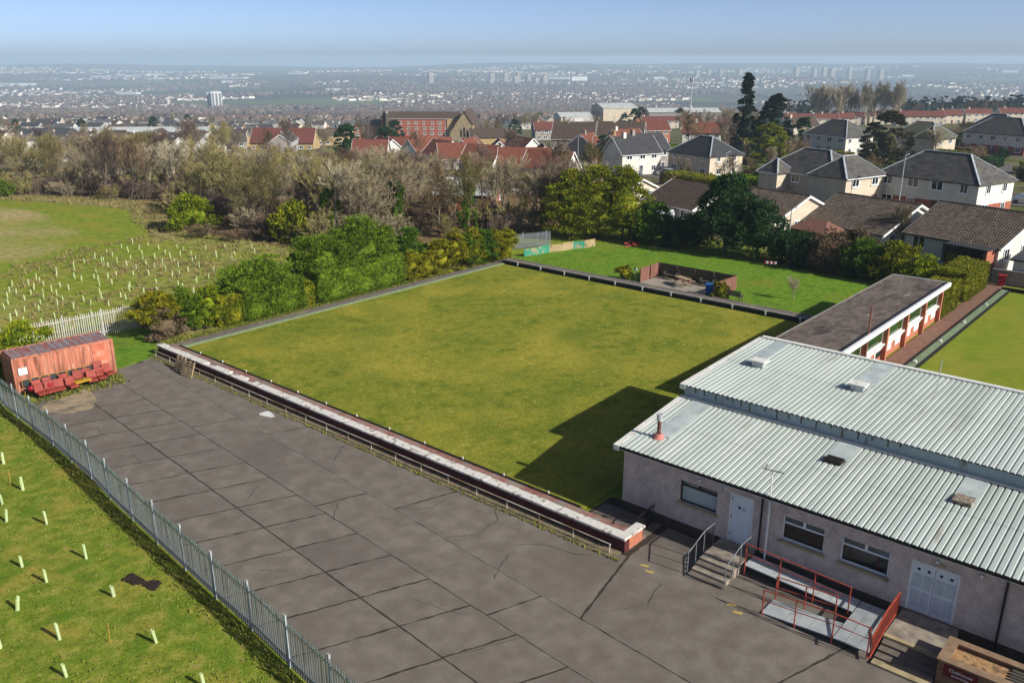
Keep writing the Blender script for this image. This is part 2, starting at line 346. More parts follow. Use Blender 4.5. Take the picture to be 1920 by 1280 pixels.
# ------------------------------------------------------------------ car park of big slabs
FENCE = [(16.9, 60.5), (16.6, 57), (16.25, 54), (16.1, 50.6), (15.9, 46.3), (15.7, 43.8), (15.5, 41), (15.15, 38.3), (14.9, 35.6), (14.65, 32.9), (14.4, 30.1), (14.15, 27.3), (13.95, 24.4), (13.65, 21.7), (13.35, 18.8), (13.0, 15.5), (12.7, 12.5)]
def fence_x(y): return float(np.interp(-y, [-q[1] for q in FENCE], [q[0] for q in FENCE]))
park = MB(); park.prism([(12.9, -6), (31, -6), (31, 20.5), (27.2, 20.5), (27.2, 57.5), (24.4, 60), (22.5, 55.6), (17.2, 54.8)]+[(fence_x(y)+.05, y) for y in (50, 44, 38, 32, 26, 20, 14)], -.12, -.006)
car_park = struct('car_park', park, m_joint, 'weathered tarmac car park cracked into large slabs with mossy joints')
def j1(y): return 22.5+(y-17)*.083
def j2(y): return 20.15+(y-17)*.073
def j3(y): return 17.4+(y-17.5)*.08
def wob(a, b, amp, n=9):
    out = []
    for i in range(n):
        t = i/n; e = amp*(0 if i == 0 else random.uniform(-1, 1)); out.append((a[0]+(b[0]-a[0])*t+e*.7, a[1]+(b[1]-a[1])*t+e))
    return out
def slab(pts, dz=None):
    g = .032; cx = sum(p[0] for p in pts)/len(pts); cy = sum(p[1] for p in pts)/len(pts)
    q = []
    for k, p in enumerate(pts):
        a = pts[k-1]; c = pts[(k+1) % len(pts)]
        dx = (cx-p[0]); dy = (cy-p[1]); l = math.hypot(dx, dy); q.append((p[0]+dx/l*g*1.4, p[1]+(.058 if dy > 0 else -.058)*random.uniform(.6, 1.1)))
    r = []
    for k in range(len(q)): r += wob(q[k], q[(k+1) % len(q)], .03, max(3, int(math.dist(q[k], q[(k+1) % len(q)])/.28)))
    mb = MB(); z = random.uniform(0, .006) if dz is None else dz
    mb.prism(r, -.1, z); return part('slab', mb, m_tarmac, car_park)
ycuts = [57.4, 54.6]+[51.9-2.46*k for k in range(0, 24)]
sk = .4
for ya, yb in zip(ycuts[:-1], ycuts[1:]):
    if yb < -4: break
    # strip along the fence, then the strip to the next long joint; cross joints run skew
    f0, f1 = fence_x(ya)+.12, fence_x(yb)+.12
    s3a = ya-sk*(j3(ya)-f0); s3b = yb-sk*(j3(yb)-f1)
    slab([(f0, ya), (f1, yb), (j3(s3b), s3b), (j3(s3a), s3a)])
    s2a = ya-sk*(j2(ya)-f0); s2b = yb-sk*(j2(yb)-f1)
    slab([(j3(s3a), s3a), (j3(s3b), s3b), (j2(s2b), s2b), (j2(s2a), s2a)])
c1 = [57.3, 43.8, 31.1, 19.4, 6, -4]
for ya, yb in zip(c1[:-1], c1[1:]): slab([(j2(ya-.6), ya-.6 if ya < 57 else 56.6), (j2(yb-.6), yb-.6), (j1(yb-1.4), yb-1.4), (j1(ya-1.4), ya-1.4)])
c2 = [59.3, 40.2, 28.5, 17.0]
for ya, yb in zip(c2[:-1], c2[1:]): slab([(j1(ya-1), ya-1), (j1(yb-1), yb-1), (27.15, yb-2.2 if yb > 18 else 17.0), (27.15, ya-2.2)])
slab([(27.62, 17.2), (30.35, 17.2), (30.35, 20.4), (27.62, 20.4)]); slab([(j1(16), 16), (j1(9.5), 9.5), (30.3, 6.9), (30.3, 17), (27.2, 17)]); slab([(j1(9.5), 9.5), (j1(-4), -4), (30.3, -4), (30.3, 6.9)])
# thin extra cracks across the slabs, filled with moss
def crack(pts, wd=.03):
    mb = MB(); z = .013
    for a, b in zip(pts[:-1], pts[1:]):
        n_ = max(2, int(math.dist(a, b)/.25)); prev = None
        for i in range(n_+1):
            t = i/n_; p = Vector((a[0]+(b[0]-a[0])*t+random.uniform(-.05, .05), a[1]+(b[1]-a[1])*t+random.uniform(-.05, .05), z)); w_ = wd*random.uniform(.3, 1)
            dr = Vector((b[1]-a[1], a[0]-b[0], 0)).normalized()*w_/2
            if prev: mb.quad(tuple(prev[0]), tuple(prev[1]), tuple(p+dr), tuple(p-dr))
            prev = (p-dr, p+dr)
    return part('crack', mb, m_joint, car_park)
for c in ([(18.2, 42.4), (18.0, 40.9), (18.6, 39.9)], [(18.6, 47.4), (18.3, 46.2), (18.5, 45.2)], [(24.5, 33.5), (26.6, 35)], [(23.4, 27.5), (24.6, 26.2), (25.9, 26.3)], [(23.2, 23.9), (24.2, 23), (25.8, 23.2), (26.8, 24.2)], [(24.8, 21.2), (25.6, 20.2), (25.8, 18.8), (26.3, 18.2)], [(22.2, 20.2), (23.9, 20.9)], [(20.9, 22.6), (22.1, 21.9)], [(16.4, 27.9), (17, 27)], [(21.2, 36), (23.6, 34.6)], [(23.2, 15.6), (24.8, 14.6), (26.4, 14.9)], [(18, 18), (20.2, 16.9)], [(22, 29.9), (20.9, 28.8)], [(19.3, 33.4), (20.6, 34.3)], [(19.2, 21.5), (19.6, 19.6)]): crack(c)
mb = MB(); mb.prism([(26.0+.28*math.cos(t)*(1+.4*math.sin(3*t)), 41.5+.75*math.sin(t)*(1+.3*math.cos(2*t))) for t in [k*.35 for k in range(18)]], .009, .0125)
part('paint_spill', mb, m_splash, car_park, label='white paint spilled beside the low rail')
for k, (x, y) in enumerate([(27.0, 15.9), (26.75, 15.5), (26.9, 11.9), (26.6, 11.5)]):
    mb = MB(); mb.prism([(x, y), (x+.14, y+.05), (x+.02, y+.38), (x-.1, y+.33)], .009, .0125); part('painted_dash', mb, m_yline, car_park)
# sandy patch and litter of leaves in front of the container
m_sand = M('sandy_grit', ['#857660', '#9c8c72'], 2.5, .97, .01, 30, big=('#5d564a', .9, .5, .68))
mb = MB(); mb.prism([(18.4, 50.4), (19.6, 50.2), (20.5, 51.6), (20.9, 53.3), (22.3, 54.6), (21.4, 55.1), (19.9, 54.0), (18.1, 53.2), (17.4, 52.2)], .008, .0135); part('sand_patch', mb, m_sand, car_park)

# ------------------------------------------------------------------ greens, lawn and paths
g = MB(); g.box(29.15, 64.2, 20.8, 56.6, -.2, .02); struct('bowling_green', g, m_turf, 'large square bowling green gone mossy and patchy')
g = MB(); g.box(55, 85.2, -18, 15.0, -.2, .03); struct('second_bowling_green', g, m_turf2, 'close mown bowling green beyond the brick pavilion')
g = MB(); g.prism([(65.9, 21.2), (82, 22), (84, 34), (82, 47), (79, 55.5), (67, 58), (65.9, 57)], -.2, .035); struct('lawn', g, m_lawn, 'bright green lawn behind the far edge of the bowling green')
g = MB(); g.prism([(23.7, 55.8), (27.1, 56.5), (28.2, 57.6), (30, 63.4), (20, 63.4), (23.5, 58)], -.2, .012); struct('grass_verge', g, m_lawn, 'grass verge between container and hedge')
g = MB(); g.prism([(fence_x(y)-.1, y) for y in (60, 54, 48, 42, 36, 30, 24, 18, 12, 6)]+[(10, -10), (-12, -10), (-12, 64), (12, 64)], -.2, .015); struct('planted_bank', g, m_bank, 'mossy grass bank outside the fence planted with tree tubes')
g = MB(); g.box(27.65, 28.95, 17.3, 57.6, -.2, .12); struct('paved_ledge', g, m_pink, 'red paved ledge beside the bowling green')
g = MB(); g.box(28.4, 65.8, 57.1, 57.95, -.2, .06); struct('hedge_path', g, m_path, 'ash path between the green and the hedge')
g = MB(); g.box(64.65, 65.85, 20.9, 57.1, -.2, .33); struct('raised_path', g, m_path, 'raised path along the far side of the green')
g = MB(); g.prism([(28, 57.955), (66, 57.955), (66.4, 60.5), (29, 61)], -.2, .045); struct('hedge_verge', g, M('dry_verge', ['#7a7048', '#8f8258', '#6a6a3a'], 2.2, .95, .02, 20), 'dry grass verge at the foot of the hedge')
g = MB(); g.box(45, 88, 15.95, 17.25, -.2, .05); struct('pavilion_path', g, m_pathred, 'reddish ash path beside the pavilion')
g = MB(); g.box(55, 85.9, 15.25, 15.75, -.2, .1); struct('ditch_bank', g, m_astro)
g = MB(); g.box(29, 64.6, 56.72, 57.0, -.2, .07); struct('ditch_mat', g, m_astro)
def board(name, x0, x1, y0, y1, z1, label, mat=None):
    mb = MB(); mb.box(x0, x1, y0, y1, -.2, z1); return solo(name, mb, mat or m_black, label, 'edging')
board('edging_board', 28.96, 29.08, 20.9, 57.0, .17, 'black edging board beside the red paved ledge')
board('edging_board', 55, 85.9, 15.76, 15.88, .14, 'black edging board along the pavilion path')
board('edging_board', 55, 85.9, 15.06, 15.2, .11, 'black edging board against the second green')
board('edging_board', 64.45, 64.6, 20.9, 57.0, .3, 'dark ditch board on the far side of the mossy green')
board('kerb', 64.56, 64.85, 20.9, 57.05, .385, 'grey kerb edging the raised path at the far side of the green', m_kerb)
board('edging_board', 85.92, 86.05, -18, 15.8, .3, 'dark ditch board at the far end of the second green')
for k in range(12):        # little white rink markers
    mb = MB(); y = 22.5+k*2.95; mb.box(64.38, 64.43, y-.05, y+.05, .05, .36); mb.box(64.36, 64.43, y-.12, y+.12, .36, .41)
    solo('rink_marker', mb, m_white, ORD[k]+' small white rink marker from the pavilion on the far ditch board', 'marker', group='rink markers on far ditch')
for k in range(12):
    mb = MB(); y = 22.8+k*2.85; mb.box(29.0, 29.05, y-.04, y+.04, .172, .3)
    solo('rink_marker', mb, m_white, ORD[k]+' small white rink marker from the clubhouse on the red ledge edging', 'marker', group='rink markers on near edging')
for k, x in enumerate((60.3, 66.2, 72.5, 79.2)):
    mb = MB(); mb.box(x-.12, x+.12, 15.4, 15.6, .1, .2); mb.box(x-.03, x+.03, 15.45, 15.5, .2, .34); solo('rink_marker', mb, m_white, ORD[k]+' small white rink marker from the clubhouse on the green ditch bank', 'marker', group='rink markers on ditch bank')

# ------------------------------------------------------------------ low wall with white coping and knee rail
lw = thing('low_wall', 'long low maroon wall with flaking white coping between car park and green', 'wall', (27.4, 37, 0))
mb = MB(); mb.box(27.25, 27.6, 17.25, 56.7, -.1, .62); part('wall_body', mb, m_maroon, lw)
mb = MB(); mb.box(27.605, 28.65, 17.27, 17.55, -.1, .62); part('wall_return', mb, m_brick, lw, label='short orange brick return at the near end')
for k in range(44):
    y0 = 17.2+k*.9; w_ = .5 if k < 30 or k % 3 else .5
    mb = MB(); e = [random.uniform(-.03, .03) for _ in range(4)]
    if k in (31, 33, 36): mb.prism([(27.18, y0+.01), (27.45+e[0], y0+.01), (27.4+e[1], y0+.89), (27.18, y0+.89)], .622, .715)
    else: mb.prism([(27.17, y0+.008), (27.69+e[0], y0+.008), (27.69+e[1], y0+.892), (27.17, y0+.892)], .622, .72+random.uniform(-.01, .01))
    part('coping_stone', mb, m_coping, lw)
mb = MB(); mb.box(27.7, 28.72, 17.18, 17.62, .622, .725); part('coping_stone', mb, m_coping, lw)
for k, (x, y, r_) in enumerate([(27.95, 46.2, .2), (28.05, 48.1, -.1), (28.1, 49.4, .5), (27.95, 50.4, .1), (28.0, 43.6, -.3), (27.98, 40.2, .1), (28.1, 36.9, .2)]):
    mb = MB(); mb.prism([(-.22, -.45), (.2, -.42), (.24, .4), (-.18, .46)], 0, .08)
    o = solo('fallen_coping', mb, m_coping, 'broken white coping slab on the red ledge, '+ORD[sum(1 for q in (46.2, 48.1, 49.4, 50.4, 43.6, 40.2, 36.9) if q < y)]+' from the clubhouse', 'slab', (x, y, .125), r_, 'fallen coping slabs')
kr = thing('knee_rail', 'low metal knee rail on short posts along the maroon wall', 'rail', (26.85, 37, 0))
m_rail = M('rail_paint', ['#a59c8c', '#b9b1a2'], 3, .6, big=('#7d6a48', .5, .5, .62))
for k in range(21):
    y = 17.75+k*1.93; mb = MB(); mb.tube((26.85, y, -.1), (26.85, y, .42), .03, n=6); part('post', mb, m_rail, kr)
mb = MB(); mb.tube((26.85, 17.7, .43), (26.85, 56.5, .43), .032, n=8); part('rail', mb, m_rail, kr)
g = MB(); g.box(26.55, 27.24, 17.4, 56.6, -.2, .03); struct('rail_kerb', g, M('kerb_grime', ['#6a5f4c', '#7c705a', '#5a5348'], 1.5, .95, .01, 20))

# ------------------------------------------------------------------ palisade fence
def pale_mesh(h, name):
    mb = MB(); o = 0
    prof = [(-.034, .012), (-.02, -.006), (.02, -.006), (.034, .012)]
    for z in (0.05, h-.12): mb.v += [(x, y, z) for x, y in prof]
    mb.v += [(-.02, .0, h-.03), (0, -.006, h), (.02, 0, h-.03)]
    mb.f += [(0, 1, 5, 4), (1, 2, 6, 5), (2, 3, 7, 6), (4, 5, 8), (5, 9, 8), (5, 6, 9), (6, 10, 9), (6, 7, 10)]
    return mb
def palisade(name, label, pts, h, mp, mpost, pitch, postgap, maxn=300):
    t = thing(name, label, 'fence', (*pts[len(pts)//2], 0))
    L_ = [0]
    for a, b in zip(pts[:-1], pts[1:]): L_.append(L_[-1]+math.dist(a, b))
    def at(s): return np.interp(s, L_, [p[0] for p in pts]), np.interp(s, L_, [p[1] for p in pts])
    base = Vector(t.location); me = pale_mesh(h, 'pale').mesh('pale', mp); n = min(maxn, int(L_[-1]/pitch))
    pm = MB(); pm.box(-.05, .05, -.004, .004, -.05, h+.14); pm.box(-.05, -.042, -.03, .03, -.05, h+.14); pm.box(.042, .05, -.03, .03, -.05, h+.14); pme = pm.mesh('post', mpost)
    for k in range(n):
        s = (k+.5)*pitch; x, y = at(s); x2, y2 = at(s+.1); a = math.atan2(y2-y, x2-x)
        link('pale', me, t, (x-base.x, y-base.y, 0), (random.uniform(-.012, .012), random.uniform(-.012, .012), a))
    k = 0; end = n*pitch
    while k*postgap < end+.01:
        s = k*postgap; x, y = at(s); x2, y2 = at(s+.1); a = math.atan2(y2-y, x2-x)
        link('post', pme, t, (x-base.x, y-base.y, 0), (0, 0, a))
        if k*postgap+postgap <= end+.5:
            X, Y = at(min(s+postgap, end))
            for z in (.33, h-.3):
                mb = MB(); nx, ny = -math.sin(a)*.03, math.cos(a)*.03; mb.bar((x+nx, y+ny, z), (X+nx, Y+ny, z), .04, .05); part('rail', mb, mp, t)
        k += 1
    return t
palisade('palisade_fence', 'grey galvanised palisade fence curving between car park and planted bank', FENCE, 1.98, m_steel, m_steelw, .158, 2.76, 298)
palisade('palisade_fence', 'pale old palisade fence with rusty posts behind the container', [(18.5, 64.6), (24, 64.1), (30.2, 63.6)], 2.0, m_pale2, m_pale2, .155, 2.75)
palisade('palisade_fence', 'short dark grey fence stretch at the far end of the conifer row', [(68.6, 61.2), (74.5, 58.6)], 1.7, M('dark_steel', ['#6d737a', '#7d838a'], 2, .6), m_steel, .12, 2.9)
# ------------------------------------------------------------------ clubhouse
club = thing('clubhouse', 'long grey harled clubhouse with stepped pale corrugated metal roofs', 'building', (37.5, 8, 0))
FX = 30.4                                    # front wall plane
W1 = (14.75, 16.55, 1.45, 2.5); W2 = (10.1, 11.85, 1.4, 2.48); W3 = (7.62, 9.45, 1.38, 2.45); D1 = (13.1, 14.15, .5, 2.72); D2 = (5.2, 6.85, .47, 2.52); W4 = (-1.6, .4, 1.4, 2.48)
mb = MB(); wallx(mb, FX, FX+.3, -6, 19.5, .45, 3.02, [W1, W2, W3, D1, D2, W4])
mb.box(FX+.3, 44.4, 19.2, 19.5, -.1, 3.2); mb.box(44.1, 44.4, -6, 19.2, -.1, 4.4); mb.box(36.07, 44.1, 19.2, 19.495, 3.2, 4.5); part('wall', mb, m_harl, club)
mb = MB(); wallx(mb, FX-.03, FX+.3, -6, 19.52, -.1, .447, []); part('plinth', mb, m_plinth, club)
mb = MB(); mb.box(FX+.3, 44.1, -6, 19.2, 2.9, 2.95); part('ceiling', mb, m_plinth, club)
mb = MB(); mb.box(FX-.17, FX-.01, -6, 19.75, 3.02, 3.2); part('fascia', mb, m_white, club, label='white fascia board under the gutter')
mb = MB(); mb.box(FX-.30, FX-.175, -6, 19.75, 3.12, 3.24); part('gutter', mb, m_dark, club)
def sheet(nrib, pitch, length, rise):
    """trapezoid sheeting; local x runs up the slope (0..length, rising by rise), y across"""
    mb = MB(); prof = []
    for k in range(nrib):
        o = k*pitch; prof += [(o, .0), (o+.05, .0), (o+.075, .045), (o+.225, .045), (o+.25, .0)]
    for x0, x1, dz in ((0, .53, 0), (.5, 1, .012)):
        o = len(mb.v)
        for (y, z) in prof: mb.v += [(length*x0, y, z+rise*x0+dz), (length*x1, y, z+rise*x1+dz)]
        for i in range(len(prof)-1): mb.f.append((o+2*i, o+2*i+1, o+2*i+3, o+2*i+2))
    return mb
def roof(name, x0, x1, z0, z1, y_top, n, label):
    th_ = MB(); th_.v += []; th_.box(x0+.05, x1-.02, y_top-n, y_top, 0, .02)
    for i, v in enumerate(th_.v): th_.v[i] = (v[0], v[1], v[2]-.035+z0+(z1-z0)*(v[0]-x0)/(x1-x0))
    r_ = part(name, th_, m_dark, club, label=label); me = sheet(4, .25, x1-x0, z1-z0).mesh('roof_sheet', m_roof)
    for k in range(n): link('roof_sheet', me, r_, (x0, y_top-k-1, z0+random.uniform(0, .006)))
    return r_
LZ = (3.22, 3.86); UZ = (4.5, 4.78); LX = (30.12, 36.0); UX = (35.85, 44.75)
rl = roof('lower_roof', *LX, *LZ, 19.65, 26, 'front slope of pale corrugated metal sheeting'); ru = roof('upper_roof', *UX, *UZ, 19.65, 26, 'higher rear slope of pale corrugated metal sheeting')
def rz(X, lo=True):
    a, b = (LX, LZ) if lo else (UX, UZ); return b[0]+(b[1]-b[0])*(X-a[0])/(a[1]-a[0])
mb = MB(); mb.box(36.0, 36.06, -6, 19.7, 3.72, 4.5); part('step_face', mb, m_step, club, label='blue grey rust-streaked upstand between the two roofs')
for k in range(17):
    mb = MB(); y = 19.3-k*.62-random.uniform(0, .2); h_ = random.uniform(.1, .5); mb.box(35.985, 35.999, y-.03, y+.03, 4.45-h_, 4.45); part('rust_streak', mb, M('rust_streak', ['#57483a', '#6d5a48'], 3, .9) if 'rust_streak' not in MATS else MATS['rust_streak'], club)
mb = MB(); mb.box(35.8, 35.998, -6, 19.7, 3.9, 3.955); part('step_flashing', mb, m_cap, club)
mb = MB(); mb.box(44.6, 44.9, -6, 19.75, 4.84, 4.9); part('ridge_flashing', mb, m_cap, club)
for k in range(100):
    pass
for lo, X0, X1 in ((True, *LX), (False, *UX)):
    mb = MB(); y0, y1 = 19.6, 19.9; a, b = rz(X0, lo), rz(X1, lo)
    mb.v += [(X0-.04, y0, a+.06), (X1, y0, b+.06), (X1, y1, b+.06), (X0-.04, y1, a+.06), (X0-.04, y1, a-.2), (X1, y1, b-.2), (X0-.04, y0, a-.2), (X1, y0, b-.2)]
    mb.f += [(0, 1, 2, 3), (3, 2, 5, 4), (6, 0, 3, 4), (6, 7, 1, 0)]; part('verge_flashing', mb, m_cap, club)
for lo, y, Xa, Xb in ((True, 18.5, 31.9, 35.75), (True, 11.3, 34.3, 35.75), (True, 6.2, 33.9, 35.75), (False, 18.45, 40.7, 44.6), (False, 12.8, 40.7, 44.6)):
    mb = MB(); w_ = .42; a, b = rz(Xa, lo)+.07, rz(Xb, lo)+.07
    mb.v += [(Xa, y-w_, a), (Xb, y-w_, b), (Xb, y+w_, b), (Xa, y+w_, a), (Xa, y-w_, a-.06), (Xb, y-w_, b-.06), (Xb, y+w_, b-.06), (Xa, y+w_, a-.06)]
    mb.f += [(0, 1, 2, 3), (0, 4, 5, 1), (3, 2, 6, 7), (0, 3, 7, 4)]; part('flat_flashing', mb, m_flash, club)
for y in (17.9, 12.75):
    z = rz(40.4, False); mb = MB(); mb.box(40.2, 40.7, y-.3, y+.3, z+.02, z+.3); v_ = part('roof_vent', mb, m_alu, club)
    mb = MB(); mb.box(40.12, 40.78, y-.4, y+.4, z+.302, z+.38); part('vent_cowl', mb, m_cap, v_)
z = rz(34, True)
mb = MB(); mb.box(33.75, 34.25, 10.95, 11.65, z+.05, z+.2); part('roof_hatch', mb, m_brownf, club, label='small dark roof hatch')
mb = MB(); mb.box(33.55, 34.25, 5.85, 6.55, z+.05, z+.16); part('roof_hatch', mb, M('worn_hatch', ['#8d8578', '#6b5a48', '#a8a49a'], 4, .8), club, label='peeling roof hatch')
z = rz(31.8, True)
mb = MB(); mb.tube((31.75, 18.55, z), (31.75, 18.55, z+.22), .3, .16, 12); fb = part('flue_base', mb, m_fluep, club)
mb = MB(); mb.tube((31.75, 18.55, z+.22), (31.75, 18.55, z+1.0), .085, n=10); fl = part('flue', mb, m_flue, club)
mb = MB(); mb.tube((31.75, 18.55, z+.88), (31.75, 18.55, z+1.18), .13, .14, 10); part('flue_cowl', mb, m_alu, fl)
mb = MB(); mb.tube((41.5, 9.55, rz(41.5, False)), (41.5, 9.5, rz(41.5, False)+2.0), .018, n=6); part('aerial_rod', mb, m_alu, club)
# windows and doors
def window(ops, fm, parent, x, tops=2, blind=False, topfrac=.3):
    ya, yb, za, zb = ops; fr = MB(); t = .06
    fr.box(x, x+.09, ya, yb, za, za+t); fr.box(x, x+.09, ya, yb, zb-t, zb); fr.box(x, x+.09, ya, ya+t, za+t, zb-t); fr.box(x, x+.09, yb-t, yb, za+t, zb-t)
    zt = zb-(zb-za)*topfrac; fr.box(x+.002, x+.088, ya+t, yb-t, zt-.035, zt+.035)
    ym = (ya+yb)/2; fr.box(x+.004, x+.086, ym-.05, ym+.05, zt+.035, zb-t)
    o = part('window', fr, fm, parent)
    for a, b in ((ya+t, ym-.05), (ym+.05, yb-t)): mb = MB(); mb.box(x+.04, x+.06, a, b, zt+.035, zb-t); part('pane', mb, m_tglass, o)
    mb = MB(); mb.box(x+.04, x+.06, ya+t, yb-t, za+t, zt-.035); part('pane', mb, m_blind if blind else m_glass, o)
    mb = MB(); mb.box(FX-.09, FX+.1, ya-.08, yb+.08, za-.1, za-.002); part('sill', mb, m_concy, o)
window(W1, m_brownf, club, FX+.12, blind=True, topfrac=.26); window(W2, m_upvc, club, FX+.12); window(W3, m_upvc, club, FX+.12); window(W4, m_upvc, club, FX+.12)
ya, yb, za, zb = D1; mb = MB(); mb.box(FX+.03, FX+.08, ya+.06, yb-.06, za, zb-.06); d1 = part('door', mb, m_doorw, club, label='plain white flush door with small blue notice')
mb = MB(); mb.box(FX-.01, FX+.12, ya, ya+.06, za, zb); mb.box(FX-.01, FX+.12, yb-.06, yb, za, zb); mb.box(FX-.01, FX+.12, ya+.06, yb-.06, zb-.06, zb); part('door_frame', mb, m_white, club)
m_blue = M('blue_notice', ['#2a5a90', '#34649a'], 3, .5); m_grey = M('grey_notice', ['#8fa0b0', '#9fb0be'], 3, .5)
mb = MB(); mb.box(FX+.022, FX+.029, 13.66, 13.78, 2.05, 2.19); part('notice', mb, m_blue, d1)
mb = MB(); mb.box(FX+.022, FX+.029, 13.44, 13.6, 2.04, 2.16); part('notice', mb, m_grey, d1)
for z in (.8, 1.6, 2.45): mb = MB(); mb.box(FX+.015, FX+.03, 14.06, 14.09, z-.06, z+.06); part('hinge', mb, m_dark, d1)
ya, yb, za, zb = D2; ym = (ya+yb)/2
mb = MB(); mb.box(FX-.01, FX+.12, ya, ya+.06, za, zb); mb.box(FX-.01, FX+.12, yb-.06, yb, za, zb); mb.box(FX-.01, FX+.12, ya+.06, yb-.06, zb-.06, zb); part('door_frame', mb, m_white, club)
for a, b in ((ya+.06, ym-.008), (ym+.008, yb-.06)):
    mb = MB(); mb.box(FX+.03, FX+.08, a, b, za+.01, zb-.07); d2 = part('door', mb, m_doorw, club, label='white panelled leaf of the double door')
    for u in (.27, .73):
        yc = a+(b-a)*u
        for z0, z1 in ((za+.18, za+.85), (za+.98, za+1.55)): mb = MB(); mb.box(FX+.012, FX+.029, yc-.14, yc+.14, z0, z1); mb.box(FX+.006, FX+.0118, yc-.09, yc+.09, z0+.06, z1-.06); part('door_panel', mb, MATS.get('door_panel_shading') or M('door_panel_shading', ['#aab6be', '#b6c1c8'], 2, .5), d2)  # darker panel colour stands in for shading of the raised panels
        mb = MB(); mb.box(FX+.018, FX+.029, yc-.05, yc+.05, za+1.7, za+1.8); part('door_light', mb, m_dark, d2)
for y, z in ((15.6, 2.78), (14.35, 2.86), (4.55, 2.82), (6.0, 2.78)):
    mb = MB(); mb.box(FX-.1, FX-.005, y-.05, y+.05, z-.05, z+.05); part('wall_light', mb, m_white, club)
mb = MB(); mb.box(FX-.05, FX-.006, 5.7, 6.1, 2.62, 2.72); part('lamp_housing', mb, m_concy, club)
for y in (12.72, 3.75): mb = MB(); mb.tube((FX-.06, y, .1), (FX-.06, y, 3.05), .042, n=8); mb.tube((FX-.06, y, 3.05), (FX-.22, y, 3.15), .042, n=8); part('downpipe', mb, m_dark, club)
pole = MB(); pole.tube((FX-.13, 12.38, .1), (FX-.12, 12.38, 2.75), .05, n=8); pole.tube((FX-.12, 12.38, 2.75), (FX-.22, 12.36, 2.95), .045, n=8); pole.tube((FX-.22, 12.36, 2.95), (FX-.22, 12.36, 4.45), .03, n=8)
po = part('aerial_pole', pole, m_white, club, label='white pole carrying a crossbar aerial against the front wall')
mb = MB(); mb.bar((FX-.22, 12.8, 4.35), (FX-.22, 11.9, 4.42), .03, .03); part('crossbar', mb, m_dark, po)
mb = MB(); mb.tube((FX-.22, 12.65, 4.4), (FX-.22, 12.6, 4.62), .05, .03, 6); mb.tube((FX-.22, 12.6, 4.62), (FX-.22, 12.72, 4.78), .014, n=5); part('aerial', mb, m_alu, po)
mb = MB()
for k in range(4): mb.bar((FX-.36, 11.95+k*.07, 4.52), (FX-.1, 11.95+k*.07, 4.54), .02, .02)
mb.bar((FX-.22, 11.93, 4.5), (FX-.22, 12.18, 4.5), .02, .02); part('aerial', mb, m_alu, po)
# ---- steps and ramp to the white door
st = thing('entrance_steps', 'concrete steps with metal handrails up to the plain white door', 'steps', (29, 13.6, 0))
mb = MB(); mb.box(28.85, FX-.035, 12.85, 14.4, -.1, .47); part('landing', mb, m_conc, st)
for k in range(4): mb = MB(); mb.box(27.55+k*.32, 27.55+(k+1)*.32+.03*(k < 3), 12.85, 14.4, -.1+.0*k, .095*(k+1)); part('step', mb, m_conc if k % 2 else m_steptread, st)
for y in (12.8, 14.45):
    mb = MB(); mb.tube((27.6, y, 1.0), (28.9, y, 1.42), .025, n=8); mb.tube((28.9, y, 1.42), (29.75, y, 1.42), .025, n=8)
    for x, z0, z1 in ((27.62, 0, 1.0), (28.25, .2, 1.2), (28.9, .4, 1.42), (29.72, .4, 1.42)): mb.tube((x, y, z0), (x, y, z1), .022, n=6)
    h_ = part('handrail', mb, MATS.get('dull_rail') or M('dull_rail', ['#5d6061', '#74787a'], 3, .5), st)
    mb = MB()
    for k in range(8): mb.tube((28.95+k*.1, y, .5), (28.95+k*.1, y, 1.4), .009, n=4)
    part('balusters', mb, m_dark, h_)
rp = thing('access_ramp', 'switchback metal access ramp with red tubular rails', 'ramp', (28.8, 9.8, 0))
def deck(x0, x1, ya, za, yb, zb, n, dark=False):
    for k in range(n):
        a = ya+(yb-ya)*k/n; b = ya+(yb-ya)*(k+1)/n-.012*(1 if yb > ya else -1); z0 = za+(zb-za)*k/n; z1 = za+(zb-za)*(k+1)/n
        mb = MB(); mb.v += [(x0, a, z0-.05), (x1, a, z0-.05), (x1, b, z1-.05), (x0, b, z1-.05), (x0, a, z0), (x1, a, z0), (x1, b, z1), (x0, b, z1)]
        mb.f += [(0, 3, 2, 1), (4, 5, 6, 7), (0, 1, 5, 4), (1, 2, 6, 5), (2, 3, 7, 6), (3, 0, 4, 7)]; part('deck_plate', mb, m_ramp, rp)
deck(29.1, 30.0, 12.7, .47, 8.3, .3, 5); deck(27.15, 28.2, 11.0, .06, 8.3, .28, 3); deck(27.15, 30.0, 8.27, .29, 7.0, .29, 3)
def railrun(pts, posts, parent, r=.025):
    mb = MB()
    for dz in (1.0, .55):
        for a, b in zip(pts[:-1], pts[1:]): mb.tube((a[0], a[1], a[2]+dz), (b[0], b[1], b[2]+dz), r if dz == 1 else r*.7, n=6)
    q = part('handrail', mb, m_redrail, parent)
    for x, y, z in posts: m2 = MB(); m2.tube((x, y, -.05), (x, y, z+1.0), r, n=6); part('rail_post', m2, m_redrail, parent)
railrun([(29.05, 12.7, .47), (29.05, 8.4, .3)], [(29.05, 12.65, .46), (29.05, 11.2, .41), (29.05, 9.8, .35), (29.05, 8.45, .3)], rp)
railrun([(27.12, 11.0, .06), (27.12, 8.3, .28), (27.12, 7.0, .29)], [(27.12, 10.95, .06), (27.12, 9.7, .17), (27.12, 8.3, .28), (27.12, 7.05, .29)], rp)
railrun([(28.25, 11.0, .06), (28.25, 8.6, .26)], [(28.25, 10.95, .06), (28.25, 9.8, .16), (28.25, 8.65, .26)], rp)
